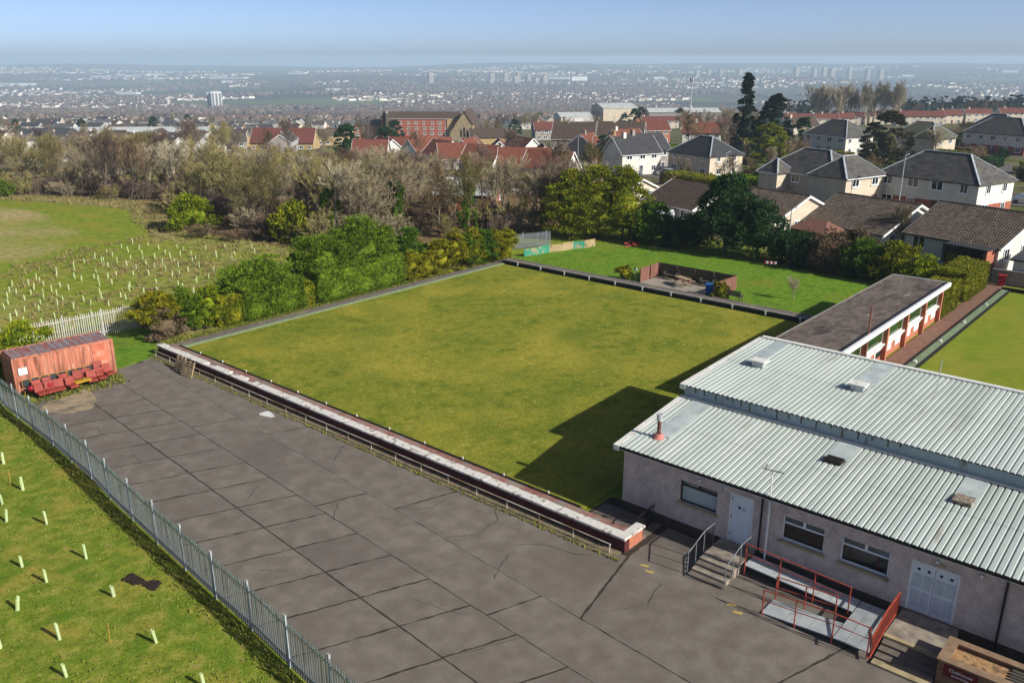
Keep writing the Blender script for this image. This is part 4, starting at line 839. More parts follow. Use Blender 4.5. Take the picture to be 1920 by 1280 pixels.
def crown_mesh(name, mat, seed, kind, dims, n, size, core=.82, up=.3, flat=.45, clump=.5, lay=False):
    g_ = np.random.RandomState(seed); dims = np.array(dims, float); c0 = np.array([0, 0, .45])*dims
    if kind == 'box':
        A = np.array([dims[1]*dims[2]]*2+[dims[0]*dims[2]]*2+[dims[0]*dims[1]]); f = g_.choice(5, n, p=A/A.sum()); u = g_.rand(n, 3)-.5; O = np.zeros((n, 3))
        for k, (ax, v) in enumerate(((0, -.5), (0, .5), (1, -.5), (1, .5), (2, .5))): i = f == k; u[i, ax] = v; O[i, ax] = 1 if v > 0 else -1
        ph = g_.rand(6)*6; P = u*dims+[0, 0, dims[2]/2]
        P += O*(.09*np.sin(P[:, :1]*2.1+ph[0])*np.sin(P[:, 1:2]*1.9+ph[1]+P[:, 2:]*1.7)-np.abs(g_.randn(n, 1))*.05+g_.rand(n, 1)**6*.12); rnd = .12*min(dims)
        P -= np.where(P[:, 2:] > dims[2]-rnd, O*[1, 1, 0]*.05, 0)
    else:
        K = max(9, int(n/(110 if lay else 90))); cd = unit(g_.randn(K, 3)); cd[:, 2] = np.where(cd[:, 2] < -.75, -cd[:, 2], cd[:, 2]); C = outline(kind, cd)*dims
        rf_ = .66+.42*g_.rand(K)**.8; C = C*np.stack([rf_, rf_, np.ones(K)], 1); C[:, 2] += clump*.35*g_.randn(K)
        i = g_.randint(0, K, n); o = unit(g_.randn(n, 3)); out = unit((C[i]-c0)/dims); o = unit(o+out*.7+[0, 0, .2]); rc = clump*(.5+.9*g_.rand(K))[i]
        P = C[i]+o*(rc*(.45+.55*g_.rand(n)))[:, None]*([1.25, 1.25, .42] if lay else [1, 1, .8]); O = unit(o+out*.5)
        P[:, 2] = np.maximum(P[:, 2], .05+.1*g_.rand(n))
    d = unit(O+g_.randn(n, 3)*.45+[0, 0, up]); s_ = unit(np.cross(d, g_.randn(n, 3))); l = (size*(.6+.8*g_.rand(n)))[:, None]; w_ = l*flat
    V = np.stack([P-d*l*.4, P+s_*w_*.5+d*l*.1, P+d*l*.6, P-s_*w_*.5+d*l*.1], 1).reshape(-1, 3); F = np.arange(4*n).reshape(-1, 4)
    N, Mm = 24, 14; th, p = np.meshgrid(np.arange(N)*2*np.pi/N, np.pi*(np.arange(Mm+1))/Mm); dd = np.stack([np.sin(p)*np.cos(th), np.sin(p)*np.sin(th), np.cos(p)], -1).reshape(-1, 3)
    Q = outline(kind, dd)*dims; Q = c0+(Q-c0)*core; j, q = np.meshgrid(np.arange(Mm), np.arange(N), indexing='ij'); o = 4*n
    F2 = np.stack([o+j*N+q, o+(j+1)*N+q, o+(j+1)*N+(q+1) % N, o+j*N+(q+1) % N], -1).reshape(-1, 4)
    return mesh_np(name, np.concatenate([V, Q]), np.concatenate([F, F2]), mat)
CR = {}
def crown(kind, mat, seed, dims, n, size, core=.82, up=.3, flat=.45, clump=.5, lay=False):
    key = (kind, mat.name, seed, tuple(round(v, 1) for v in dims), n)
    if key not in CR: CR[key] = crown_mesh('crown', mat, seed, kind, dims, n, size, core, up, flat, clump, lay)
    return CR[key]
trunk_me = MB().tube((0, 0, 0), (0, 0, 1), .09, .03, 7).mesh('trunk', m_bark)
def shrub(name, label, cat, x, y, wx, wy, h, kind, mat, seed=1, n=None, size=.3, rz_=0., group=None, core=.66, lift=0., z=None, up=.3, flat=.45, clump=None, lay=False):
    zz = g1(x, y) if z is None else z
    t = thing(name, label, cat, (x, y, zz), rz_, group)
    area = 2*(wx+wy)*h+wx*wy if kind == 'box' else 2.6*(wx+wy)/2*h
    n = n or int(min(15000, 3.4*area/(size*size*flat*.5)))
    link('crown', crown(kind, mat, seed, (wx, wy, h), n, size, core, up, flat, clump or min(.85, .14*(wx+wy)/2+.14), lay), t, (0, 0, lift))
    link('trunk', trunk_me, t, (0, 0, -.05), (0, 0, 0), (min(wx, h)*.5, min(wy, h)*.5, lift+h*.5))
    return t
# conifer row behind the green (left to right)
H = 'conifers in the row behind the green'
def con(label, x, y, wx, wy, h, kind, mat, seed, n=None, size=.25, lift=0., core=.66): return shrub('conifer', label, 'conifer', x, y, wx, wy, h, kind, mat, seed, None, size, 0, H, core if kind != 'box' else .96, lift, 0., up=.1, lay=True, flat=.3)
con('brown die-back shrub at the left end of the conifer row', 29.6, 60.0, 2.6, 2.8, 2.0, 'egg', m_brownleaf, 1, 5000)
con('golden tipped shrub over the brown left end of the conifer row', 29.4, 60.6, 3.0, 2.6, 1.9, 'round', m_gold, 2, 5000, lift=1.2)
con('small dark green conifer second from the left end of the row', 31.4, 60.0, 2.2, 2.2, 3.0, 'flame', m_mid, 3)
con('upright yellow-green conifer between dark ones at left of the row', 33.2, 59.9, 2.0, 2.2, 2.9, 'flame', m_bush, 4)
con('brownish clipped conifer low in the row left of the big hedge', 34.6, 59.8, 2.2, 2.4, 2.2, 'box', m_olive, 5)
con('clipped green base of the left big hedge block', 38.3, 59.9, 5.6, 3.0, 2.7, 'box', m_mid, 6, 9000)
con('shaggy unclipped top of the left big hedge block', 37.8, 60.4, 6.2, 3.4, 2.6, 'round', m_mid, 7, None, .28, lift=1.3)
con('low brown conifer between the two big hedge blocks', 41.6, 59.9, 1.4, 2.4, 2.0, 'box', m_olive, 8, 3000)
con('clipped green base of the largest hedge block', 47.4, 59.9, 9.6, 3.4, 2.9, 'box', m_mid, 9, 12000)
con('shaggy left dome on top of the largest hedge block', 44.9, 60.8, 6.2, 3.8, 3.4, 'round', m_mid, 10, None, .28, lift=1.4)
con('shaggy tall dome on top of the largest hedge block', 49.0, 61.0, 6.8, 4.0, 4.2, 'egg', m_mid, 11, None, .28, lift=1.4)
con('narrow spire at the right end of the largest hedge block', 52.0, 60.8, 2.0, 2.2, 5.0, 'flame', m_mid, 12, 4000)
con('low golden conifer right beside the largest hedge block', 54.0, 59.4, 2.2, 2.2, 2.3, 'egg', m_gold, 13, 4000)
con('dark green conifer standing behind the first golden ones', 55.6, 61.2, 3.0, 3.0, 4.0, 'egg', m_green, 14, 6000)
for k, (x, c, h, lb) in enumerate([(55.6, m_gold, 2.2, 'second golden conifer from the largest hedge block'), (57.4, m_gold, 3.1, 'golden column conifer left of the tall golden pair'), (59.2, m_gold, 3.7, 'left of the tall golden column pair'), (60.9, m_mid, 3.0, 'green column between golden ones'), (61.7, m_gold, 3.6, 'right of the tall golden column pair'), (63.2, m_green, 3.2, 'dark green column near the right end of the row'), (64.6, m_gold, 3.0, 'golden column second from the right end of the row'), (66.3, m_gold, 2.8, 'golden column ending the row beside the green corner')]):
    con(lb, x, 59.0-.12*k, 1.9, 2.2, h, 'flame' if k % 3 else 'egg', c, 20+k, 3500, .26)
# big conifers by the lawn
shrub('conifer', 'broad golden green cypress clump with three rounded tops, left top', 'conifer', 79.8, 60.0, 5.4, 5.2, 7.2, 'egg', m_olive, 31, None, .26, z=0., lay=True)
shrub('conifer', 'broad golden green cypress clump, tallest middle top', 'conifer', 81.8, 57.6, 5.8, 5.6, 7.8, 'egg', m_olive, 32, None, .26, z=0., lay=True)
shrub('conifer', 'broad golden green cypress clump, right-hand top', 'conifer', 83.2, 55.0, 5.6, 5.4, 7.6, 'egg', m_olive, 33, None, .26, z=0., lay=True)
shrub('conifer', 'low dark conifer at the right foot of the golden cypress clump', 'conifer', 83.6, 51.2, 4.6, 4.6, 4.0, 'egg', m_green, 34, None, .3, z=0.)
shrub('pine', 'dense dark green pine beside the lawn, main head', 'pine', 84.2, 42.4, 6.2, 6.2, 7.0, 'egg', m_dk, 35, None, .3, z=0., lift=.7)
shrub('pine', 'lower dark pine on the right shoulder of the dense dark pine', 'pine', 84.0, 38.6, 5.2, 5.0, 4.9, 'egg', m_dk, 36, None, .3, z=0., lift=.3)
shrub('bush', 'dark evergreen thicket between cypress clump and dark pine', 'bush', 84.4, 47.4, 5.5, 4, 2.6, 'round', m_dk, 37, None, .3, z=0.)
# shrubs along the bungalow gardens behind the pavilion
for k, (x, y, wx, wy, h, mt, lb) in enumerate([(83.5, 34.0, 4, 5, 2.4, m_dk, 'dark evergreen bush right of the dark pine'), (83.2, 30.2, 4, 5, 2.9, m_brownleaf, 'brown twiggy garden bush under the conservatory roof'), (82.8, 27.2, 4, 4.6, 2.8, m_green, 'dark garden bush below the middle bungalow'), (82.5, 24.0, 4, 4.6, 3.1, m_olive, 'olive garden bush below the right bungalow'), (81.5, 21.4, 3.2, 3.2, 2.4, m_bush, 'bright leafy laurel bush behind the pavilion end'), (84.5, 28.5, 3, 3.5, 3.5, m_brownleaf, 'tall reddish brown garden bush by the porch')]):
    shrub('bush', lb, 'bush', x, y, wx, wy, h, 'round', mt, 40+k, None, .22, z=0.)
shrub('hedge', 'clipped box-shaped hedge nearest the pavilion end', 'hedge', 75.4, 18.4, 4.6, 2.2, 2.3, 'box', m_trim, 50, None, .16, z=0., core=.95)
shrub('hedge', 'clipped box-shaped hedge second from the pavilion', 'hedge', 82.6, 18.4, 6.6, 2.6, 2.5, 'box', m_trim, 51, None, .16, z=0., core=.95)
shrub('bush', 'small yellow shrub left of the patio', 'bush', 66.6, 43.6, 1.3, 1.3, 1.1, 'round', m_gold, 52, None, .18, z=.03)
shrub('bush', 'small yellow shrub against the right patio fence', 'bush', 66.5, 33.6, 1.3, 1.3, 1.3, 'round', m_gold, 53, None, .18, z=.03)
shrub('bush', 'olive bush growing behind the left end of the container', 'bush', 19.5, 60.6, 5.0, 3.0, 2.4, 'round', m_bush, 54, None, .3, z=0.)
shrub('bush', 'bright yellow-green laurel alone at the meadow edge', 'bush', 53.2, 97.5, 5.2, 4.4, 3.4, 'round', m_bush, 55, None, .3)
shrub('bush', 'dark low bush at the far left of the meadow', 'bush', 48.5, 149, 6, 5, 2.6, 'round', m_mid, 56, None, .3)
shrub('bush', 'olive rounded shrub at the meadow edge left of the ivy tree', 'bush', 58.0, 82.5, 5.4, 4.6, 3.4, 'round', m_olive, 57, None, .4)
# ---- bare trees
def bare(seed, h, spread, levels=4, up=.22, twig=.022, nlim=9, nbr=(6, 6, 6), trunk_frac=.28):
    rng = random.Random(seed); tr = MB(); tw = MB()
    def grow(p, d, l, r, lev):
        mb = tr if lev <= 1 else tw; ns = 3 if lev <= 2 else 2; n_ = (7, 5, 3, 3, 3)[min(lev, 4)]; pts = [(p, r)]; q = p.copy(); dd = d.copy()
        for k in range(ns):
            dd = (dd+Vector((rng.uniform(-.22, .22), rng.uniform(-.22, .22), rng.uniform(-.1, .22)))*(.5 if lev == 0 else 1)).normalized(); nq = q+dd*(l/ns); r2 = r*(1-.75*(k+1)/ns) if lev else r*(1-.5*(k+1)/ns)
            mb.tube(q, nq, r*(1-.75*k/ns) if lev else r*(1-.5*k/ns), max(r2, twig*.5), n_, cap=False); q = nq; pts.append((q.copy(), r2))
        if lev >= levels: return
        cnt = nlim if lev == 0 else nbr[lev-1]
        for c in range(cnt):
            t = (trunk_frac+(1-trunk_frac)*(c+rng.random())/cnt) if lev == 0 else .25+.75*(c+rng.random())/cnt
            i = min(ns-1, int(t*ns)); f = t*ns-i; bp = pts[i][0].lerp(pts[i+1][0], f); a = rng.uniform(0, 6.283)
            o = dd.orthogonal().normalized(); o.rotate(Matrix.Rotation(a, 3, dd)); nd = (dd*(.55+.5*t)+o*rng.uniform(.5, 1.0)*spread+Vector((0, 0, up))).normalized()
            grow(bp, nd, l*rng.uniform(.42, .62)*(1.1-.35*t) if lev else l*rng.uniform(.45, .7)*(1.15-.5*t), max(twig, r*.45*(1.1-.5*t)), lev+1)
    grow(Vector((0, 0, 0)), Vector((0, 0, 1)), h*.72, h*.017, 0)
    return tr, tw
protos = []
for k, (h, sp_, nl, mt, tw_) in enumerate([(10, 1.0, 12, 0, .024), (11, .8, 13, 2, .024), (9, 1.1, 12, 1, .024), (10, .7, 14, 0, .022), (8.5, 1.2, 12, 2, .024), (9.5, .9, 12, 3, .022), (10.5, .9, 12, 4, .026), (10, .55, 15, 4, .026)]):
    tr, tw = bare(100+k, h, sp_, nlim=nl, nbr=(7, 6, 5), twig=tw_); mt_ = (m_twigs+[m_twigpale])[mt]
    protos.append((tr.mesh('trunk', m_bark if mt != 4 else m_twigpale), tw.mesh('crown', mt_), h))
sprotos = []
for k, mt in enumerate([1, 3, 2, 0]):       # multi-stemmed thorn scrub
    tr, tw = MB(), MB()
    for s_ in range(7):
        rng = random.Random(300+10*k+s_); a, b = bare(400+10*k+s_, 2.8, 1.0, 3, nlim=7, nbr=(6, 6), twig=.02, trunk_frac=.1); ox, oy = rng.uniform(-1, 1), rng.uniform(-1, 1); an = Matrix.Rotation(rng.uniform(-.5, .5), 3, 'X') @ Matrix.Rotation(rng.uniform(0, 6), 3, 'Z')
        for src, dst in ((a, tr), (b, tw)):
            o = len(dst.v); dst.v += [tuple(an @ Vector(v)+Vector((ox, oy, 0))) for v in src.v]; dst.f += [tuple(i+o for i in f) for f in src.f]
    sprotos.append((tr.mesh('stems', m_bark), tw.mesh('crown', m_twigs[mt]), 2.8))
ivy_me = crown('flame', m_ivy, 77, (1, 1, 1), 2600, .1, .35, clump=.2)
def tree(pr, label, x, y, h, cat='tree', group=None, ivy=False, z=None, name='bare_tree', wid=1.):
    a, b, h0 = pr; s_ = h/h0; t = thing(name, label, cat, (x, y, (g1(x, y) if z is None else z)-.08), random.uniform(0, 6.28), group)
    q_ = link(a.name.split('.')[0], a, t, scale=(s_*wid, s_*wid, s_))
    if a.name.startswith('stems'): q_['kind'] = 'stuff'
    link('crown', b, t, scale=(s_*wid, s_*wid, s_))
    if ivy: link('ivy', ivy_me, t, (0, 0, .2), scale=(h*.22, h*.22, h*.6))
    return t
# ------------------------------------------------------------------ houses
WALL = {'cream': M('render_cream', ['#b8ac98', '#c6baa6'], .8, .95, big=('#a2968a', .4, .55, .75)), 'white': M('render_white', ['#c3c0b8', '#d2cfc8'], .8, .95, big=('#a8a49c', .4, .55, .8)), 'grey': M('render_grey', ['#857f7a', '#96908a'], .8, .95), 'yellow': M('yellow_brick', ['#9c855c', '#ab946c'], 1.5, .95), 'red': M('red_brick', ['#8a5040', '#9c604c'], 2, .95), 'orange': M('orange_brick_far', ['#976248', '#a57052'], 1.5, .95), 'stone': M('sandstone', ['#8d7c60', '#a08e70', '#75664e'], 1.0, .95)}
ROOF = {'slate': M('slate_roof', ['#3d3c3d', '#4a4948', '#565452'], 1.0, .8, .01, 10, stretch=(1, 1, 2.5), big=[('#5a5646', .35, .54, .72), ('#33333a', .7, .6, .75)]), 'brown': M('brown_roof', ['#43372f', '#51443a'], 1.5, .9, .01, 8), 'tile': M('concrete_tile', ['#4d443c', '#5c5147', '#6a5f53'], 2.2, .9, .006, 20, big=('#463f34', .5, .55, .7)), 'red': M('red_roof', ['#5a3229', '#6a3d33'], 1.2, .9, .01, 8, big=('#5c352c', .3, .55, .75)), 'rust': M('rust_roof', ['#63392c', '#714436'], 1.2, .9, .01, 8), 'moss': M('mossy_slate', ['#4a4a40', '#57573f', '#464644'], .8, .85, stretch=(2, 2, .6)), 'dark': M('dark_slate', ['#2f3033', '#3b3c40'], 1.2, .75), 'metal': M('metal_roof', ['#a9adaa', '#bcc0bc'], .3, .5)}
m_lead = M('ridge_lead', ['#9ba3a8', '#b0b7ba'], 2, .6)
m_barge = m_white
wfr = MB(); t_ = .09
wfr.box(-.5, .5, -.04, .02, 0, t_); wfr.box(-.5, .5, -.04, .02, 1-t_, 1); wfr.box(-.5, -.5+t_, -.04, .02, t_, 1-t_); wfr.box(.5-t_, .5, -.04, .02, t_, 1-t_); wfr.box(-.03, .03, -.035, .015, t_, 1-t_); wfr.box(-.54, .54, -.1, .0, -.08, -.002)
WF = wfr.mesh('window', m_upvc); WP = MB().box(-.5+t_, .5-t_, -.012, -.004, t_, 1-t_).mesh('pane', m_glass)
DRm = MB().box(-.5, .5, -.05, .02, 0, 1).mesh('door', M('house_door', ['#5a2a22', '#6b3228', '#3a4a5a', '#d0d0cc'], .4, .5, objrand=.4))
def put_window(t, x, y, z, rz_, w_, h_, pane=True):
    o = link('window', WF, t, (x, y, z), (0, 0, rz_), (w_, 1, h_))
    if pane: link('pane', WP, o)
def house(label, x, y, rot, L, D, eave, ridge, wall='white', roof='slate', hip=False, z=None, name='house', cat='house', group=None, over=.3, wins=True, storeys=1, faces='f', chim=1, tiles=False, lowwall=None, ridgecap=False, wpitch=3.0, seed=0):
    """local x along the ridge; front is -y. faces: which sides carry windows (f,b,l,r)"""
    rng = random.Random(seed+int(x*7+y*3)); zz = g1(x, y)-.1 if z is None else z
    t = thing(name, label, cat, (x, y, zz), R(rot), group); a, b = L/2, D/2
    mb = MB(); lo = 0
    if lowwall:
        m2 = MB(); m2.box(-a-.03, a+.03, -b-.03, b+.03, -1.5, eave*.42); part('base_course', m2, WALL[lowwall], t, False); lo = eave*.42+.002
    mb.box(-a, a, -b, b, lo if lo else -1.5, eave)
    if not hip:
        for s_ in (-1, 1):
            o = len(mb.v); mb.v += [(s_*a, -b, eave), (s_*a, b, eave), (s_*a, 0, ridge-.05)]; mb.f.append((o, o+1, o+2) if s_ > 0 else (o+1, o, o+2))
    part('wall', mb, WALL[wall], t, False)
    ex = over; k = (ridge-eave)/b; ez = eave-k*ex; mb = MB(); th_ = .12
    if hip:
        rl_ = max(.2, a-b*.95); A = [(-a-ex, -b-ex, ez), (a+ex, -b-ex, ez), (a+ex, b+ex, ez), (-a-ex, b+ex, ez), (-rl_, 0, ridge), (rl_, 0, ridge)]
        mb.v += A+[(v[0], v[1], v[2]-th_) for v in A[:4]]; mb.f += [(0, 1, 5, 4), (1, 2, 5), (2, 3, 4, 5), (3, 0, 4), (0, 6, 7, 1), (1, 7, 8, 2), (2, 8, 9, 3), (3, 9, 6, 0), (6, 9, 8, 7)]
        r_ = part('roof', mb, ROOF[roof], t, False)
        if ridgecap:
            mb = MB()
            for p, q in ((A[4], A[5]), (A[0], A[4]), (A[3], A[4]), (A[1], A[5]), (A[2], A[5])): mb.bar((p[0], p[1], p[2]+.03), (q[0], q[1], q[2]+.03), .22, .1)
            part('ridge_tiles', mb, m_lead, r_, False)
    elif tiles:
        r_ = None; nx = int((L+2*ex)/.30)*4; sl_ = math.hypot(b+ex, ridge-ez); ny = int(sl_/.34)
        for s_ in (-1, 1):
            mb = MB()
            for j in range(ny):
                for e in (0, 1):
                    f_ = (j+e)/ny; up_ = .055*(1-e)
                    for i in range(nx+1):
                        xx = -a-ex+(L+2*ex)*i/nx; wv = .035*math.sin(2*math.pi*i/4+.8); mb.v.append((xx, s_*(b+ex)*(1-f_), ez+(ridge-ez)*f_+up_+wv))
            w1 = nx+1
            for j in range(2*ny-1):
                for i in range(nx): q = (j*w1+i, j*w1+i+1, (j+1)*w1+i+1, (j+1)*w1+i); mb.f.append(q if s_ < 0 else q[::-1])
            o = part('roof_slope', mb, ROOF[roof], t, False)
            r_ = r_ or o
        mb = MB(); mb.tube((-a-ex, 0, ridge), (a+ex, 0, ridge), .13, n=8); part('ridge_tiles', mb, ROOF[roof], t, False)
    else:
        A = [(-a-ex, -b-ex, ez), (a+ex, -b-ex, ez), (a+ex, 0, ridge), (-a-ex, 0, ridge), (a+ex, b+ex, ez), (-a-ex, b+ex, ez)]
        mb.v += A+[(v[0], v[1], v[2]-th_) for v in A]
        mb.f += [(0, 1, 2, 3), (3, 2, 4, 5), (0, 6, 7, 1), (5, 4, 10, 11), (1, 7, 8, 2), (2, 8, 10, 4), (0, 3, 9, 6), (3, 5, 11, 9), (6, 9, 8, 7), (9, 11, 10, 8)]; r_ = part('roof', mb, ROOF[roof], t, False)
    if not hip:
        for s_ in (-1, 1):
            mb = MB()
            for q in (-1, 1): mb.bar((s_*(a+ex+.03), q*(b+ex), ez-.1), (s_*(a+ex+.03), 0, ridge-.1), .05, .24)
            part('bargeboard', mb, m_barge, t, False)
    mb = MB(); mb.box(-a-ex, a+ex, -b-ex-.09, -b-ex-.005, ez-.14, ez-.02); part('gutter', mb, m_white if rng.random() < .5 else m_dark, t, False)
    for c in range(chim):
        cx = (a-.5)*(1 if c % 2 else -1)*rng.uniform(.3, .9); m2 = MB(); m2.box(cx-.35, cx+.35, -.45, .45, ridge-.6, ridge+.8); q = part('chimney', m2, WALL[wall] if lowwall is None else WALL['cream'], r_, False)
        m2 = MB()
        for u in (-.2, .2): m2.tube((cx, u, ridge+.8), (cx, u, ridge+1.15), .11, .09, 7)
        if r_.parent.name == t.name: part('chimney_pot', m2, WALL['orange'], t, False)
    if wins:
        for fc in faces:
            ln = L if fc in 'fb' else D; n_ = max(1, int(ln/wpitch))
            for s_ in range(storeys):
                zb = .95+s_*2.55
                for i in range(n_):
                    u = (i+.5)/n_*ln-ln/2+rng.uniform(-.2, .2); w_ = rng.choice([1.1, 1.5, 1.8]) if fc in 'fb' else 1.0; h_ = 1.2
                    px, py, an = {'f': (u, -b-.045, 0), 'b': (u, b+.045, math.pi), 'l': (-a-.045, u, -math.pi/2), 'r': (a+.045, u, math.pi/2)}[fc]
                    if s_ == 0 and i == n_//2 and fc == 'f': link('door', DRm, t, (px, py, .12), (0, 0, an), (.95, 1, 2.05))
                    elif eave-zb > 1.25: put_window(t, px, py, zb, an, w_, h_)
    return t
# bungalows beyond the lawn; local front (-y) faces the camera side (-X): rot = -90
BG = dict(wpitch=2.6, chim=0)
house('white-walled bungalow with brown pantile roof at the right edge', 99.05, 20.8, -105, 9.7, 12.2, 2.4, 5.0, 'white', 'tile', tiles=True, faces='fr', z=.3, **BG)
house('white bungalow with grey-brown tiled roof and glazed porch, middle of the row', 101.8, 32.75, -105, 10.1, 12.2, 2.4, 5.0, 'white', 'tile', tiles=True, faces='fr', z=-.3, **BG)
house('cream gabled bungalow behind the dense dark pine', 99.3, 44.1, -105, 9.8, 11.6, 2.4, 4.9, 'cream', 'tile', tiles=True, faces='fr', **BG)
house('bungalow with plain dark roof and white gable behind the new fence', 100.6, 55.1, -105, 8.8, 10.8, 2.4, 4.7, 'white', 'brown', faces='fr', **BG)
house('low brown-roofed bungalow behind the golden cypress clump', 109.5, 75.6, -100, 14.4, 7.6, 2.4, 4.0, 'cream', 'brown', faces='fr', **BG)
house('brown-roofed bungalow end further left behind the cypress clump', 112, 92, -70, 13, 8, 2.4, 4.1, 'cream', 'brown', faces='f', **BG)
# porch, conservatory and outbuildings
t = thing('conservatory', 'brown hipped conservatory in front of the middle bungalow', 'conservatory', (94.2, 36.6, -.3), R(-105))
mb = MB(); mb.box(-2.2, 2.2, -1.6, 1.9, 0, .6); part('dwarf_wall', mb, WALL['red'], t, False)
for k in range(5):
    x = -2.15+k*1.07; mb = MB(); mb.box(x-.05, x+.05, -1.6, -1.5, .6, 2.1); part('post', mb, m_brownf, t, False)
mb = MB(); mb.box(-2.1, 2.1, -1.56, -1.54, .6, 2.1); mb.box(-2.16, -2.14, -1.5, 1.9, .6, 2.1); mb.box(2.14, 2.16, -1.5, 1.9, .6, 2.1); part('glazing', mb, m_glass, t, False)
mb = MB(); mb.v += [(-2.5, -1.9, 2.1), (2.5, -1.9, 2.1), (2.5, 2.0, 2.1), (-2.5, 2.0, 2.1), (-1, .6, 3.1), (1, .6, 3.1)]; mb.f += [(0, 1, 5, 4), (1, 2, 5), (2, 3, 4, 5), (3, 0, 4), (0, 3, 2, 1)]; part('roof', mb, M('conservatory_roof', ['#6b4a3e', '#785548'], 2, .6), t, False)
t = thing('porch', 'brick and dark glass lean-to porch on the right bungalow', 'porch', (92.2, 20.0, .3), R(-105))
mb = MB(); mb.box(-2.0, 2.0, -1.4, -1.2, 0, .5); mb.box(1.8, 2.0, -1.2, 1.2, 0, 2.2); part('wall', mb, m_brick, t, False); mb = MB(); mb.box(-2.0, 1.78, -1.33, -1.27, .5, 2.1); part('glazing', mb, m_glass, t, False)
for x in (-2, -.8, .4, 1.7): mb = MB(); mb.box(x, x+.1, -1.4, -1.335, .5, 2.15); part('post', mb, m_brownf, t, False)
mb = MB(); mb.box(-2.2, 2.2, -1.6, 1.2, 2.2, 2.3); part('roof', mb, ROOF['dark'], t, False)
t = thing('garage', 'white flat-roofed garage behind the clipped hedges at the right edge', 'garage', (91.5, 12.6, 0)); mb = MB(); mb.box(-2.4, 2.6, -3.2, 3.2, 0, 2.2); part('wall', mb, WALL['white'], t, False); mb = MB(); mb.box(-2.7, 2.9, -3.5, 3.5, 2.2, 2.36); part('roof', mb, ROOF['dark'], t, False)
gw = thing('garden_wall', 'grey rendered garden wall with pale coping beyond the second green', 'wall', (88.6, 10, 0)); mb = MB(); mb.box(88.4, 88.65, -10, 17.2, 0, 1.25); part('wall_body', mb, WALL['grey'], gw); mb = MB(); mb.box(88.34, 88.71, -10, 17.25, 1.252, 1.34); part('coping', mb, m_kerb, gw)
board_fence('new pale timber fence with panels left of the dense dark pine', (88.3, 50.0), (89.4, 56.6), 1.6, m_newwood, .2)
# semi-detached houses, hipped slate roofs
SD = dict(hip=True, storeys=2, ridgecap=True, wpitch=3.2)
house('white and maroon two-storey house with broad hipped slate roof behind the tiled bungalows', 127.1, 32.6, -105.9, 14.4, 8.4, 5.0, 8.0, 'white', 'slate', faces='fr', lowwall='red', chim=0, **SD)
house('cream two-storey house with hipped slate roof and front wing, left of the maroon-based one', 124.6, 49.4, -105.9, 12.5, 8.4, 5.0, 7.9, 'cream', 'slate', faces='fr', chim=0, **SD)
house('hipped front wing of the cream two-storey house', 121.4, 43.6, -15.9, 8.4, 6.0, 4.96, 7.3, 'cream', 'slate', faces='fr', hip=True, storeys=2, ridgecap=True, chim=0)
house('small hipped stair bay on the left of the cream two-storey house', 120.6, 53.6, -105.9, 3.4, 3.4, 5.05, 6.6, 'cream', 'slate', faces='f', hip=True, storeys=2, ridgecap=True, chim=0, wins=False)
house('cream two-storey house with stepped slate roof left of the tall spruce', 164.5, 89.0, -108, 12.5, 9, 4.8, 8.0, 'cream', 'dark', faces='fr', chim=0, **SD)
house('white-gabled slate house at the left end of the stepped row', 157.5, 102.5, -20, 10, 7, 4.8, 8.0, 'white', 'dark', faces='fr', storeys=2, chim=1)
house('grey slate house second in the stepped row behind the white gable', 167, 106, -20, 10, 7, 4.9, 8.2, 'grey', 'dark', faces='fr', storeys=2, chim=1)
house('white house with large grey hipped roof behind the sparse brown pine', 240, 90, -112, 15, 10, 5.2, 9, 'white', 'slate', faces='fr', chim=0, **SD)
house('cream house with mossy green roof right of the sparse brown pine', 247, 70, -100, 13, 9, 5.2, 8.5, 'cream', 'moss', faces='fr', chim=0, **SD)
house('hipped wing of the cream mossy-roofed house', 241, 65.5, -20, 8, 6, 5.1, 7.8, 'cream', 'moss', faces='fr', chim=0, **SD)
house('white house with red brick ground floor and dark hipped roof at the far right', 262, 54, -108, 17, 10, 5.4, 9.2, 'white', 'slate', faces='fr', lowwall='red', chim=0, **SD)
house('cream house half hidden behind the red-based one at the far right', 290, 62, -108, 13, 9, 5.2, 8.8, 'cream', 'dark', faces='f', chim=0, **SD)
house('cream gabled house with brown roof left of the dark round-topped tree', 302, 127, -30, 11, 8, 5, 8, 'cream', 'brown', faces='fr', storeys=2)
# red-roofed terraces on the right
for k, (x, y, L_, lb) in enumerate([(489, 207, 19, 'left, longest of the front pair'), (475, 186, 13, 'second from left, stepped forward'), (487, 180, 8, 'short third block'), (524.8, 188, 12, 'small pair set back in the middle'), (533.7, 177.7, 13, 'set back right of the middle pair'), (512, 149, 25, 'long block right of the sparse pine'), (540, 141, 12, 'tall end block of the long terrace'), (571, 134.4, 16, 'dormered block at the right'), (590, 121, 14, 'far right block'), (477, 289, 27, 'long white-walled block left of the tall spruce'), (461.8, 260.9, 12, 'block just left of the tall spruce'), (520, 310, 24, 'dark red block behind the warehouse forecourt')]):
    house('red-roofed cream terrace, '+lb, x, y, -49+random.uniform(-10, 4), L_, 8, 5, 7.6, 'cream', 'red', storeys=2, faces='f', chim=1, group='red-roofed terraces', wpitch=3.4)
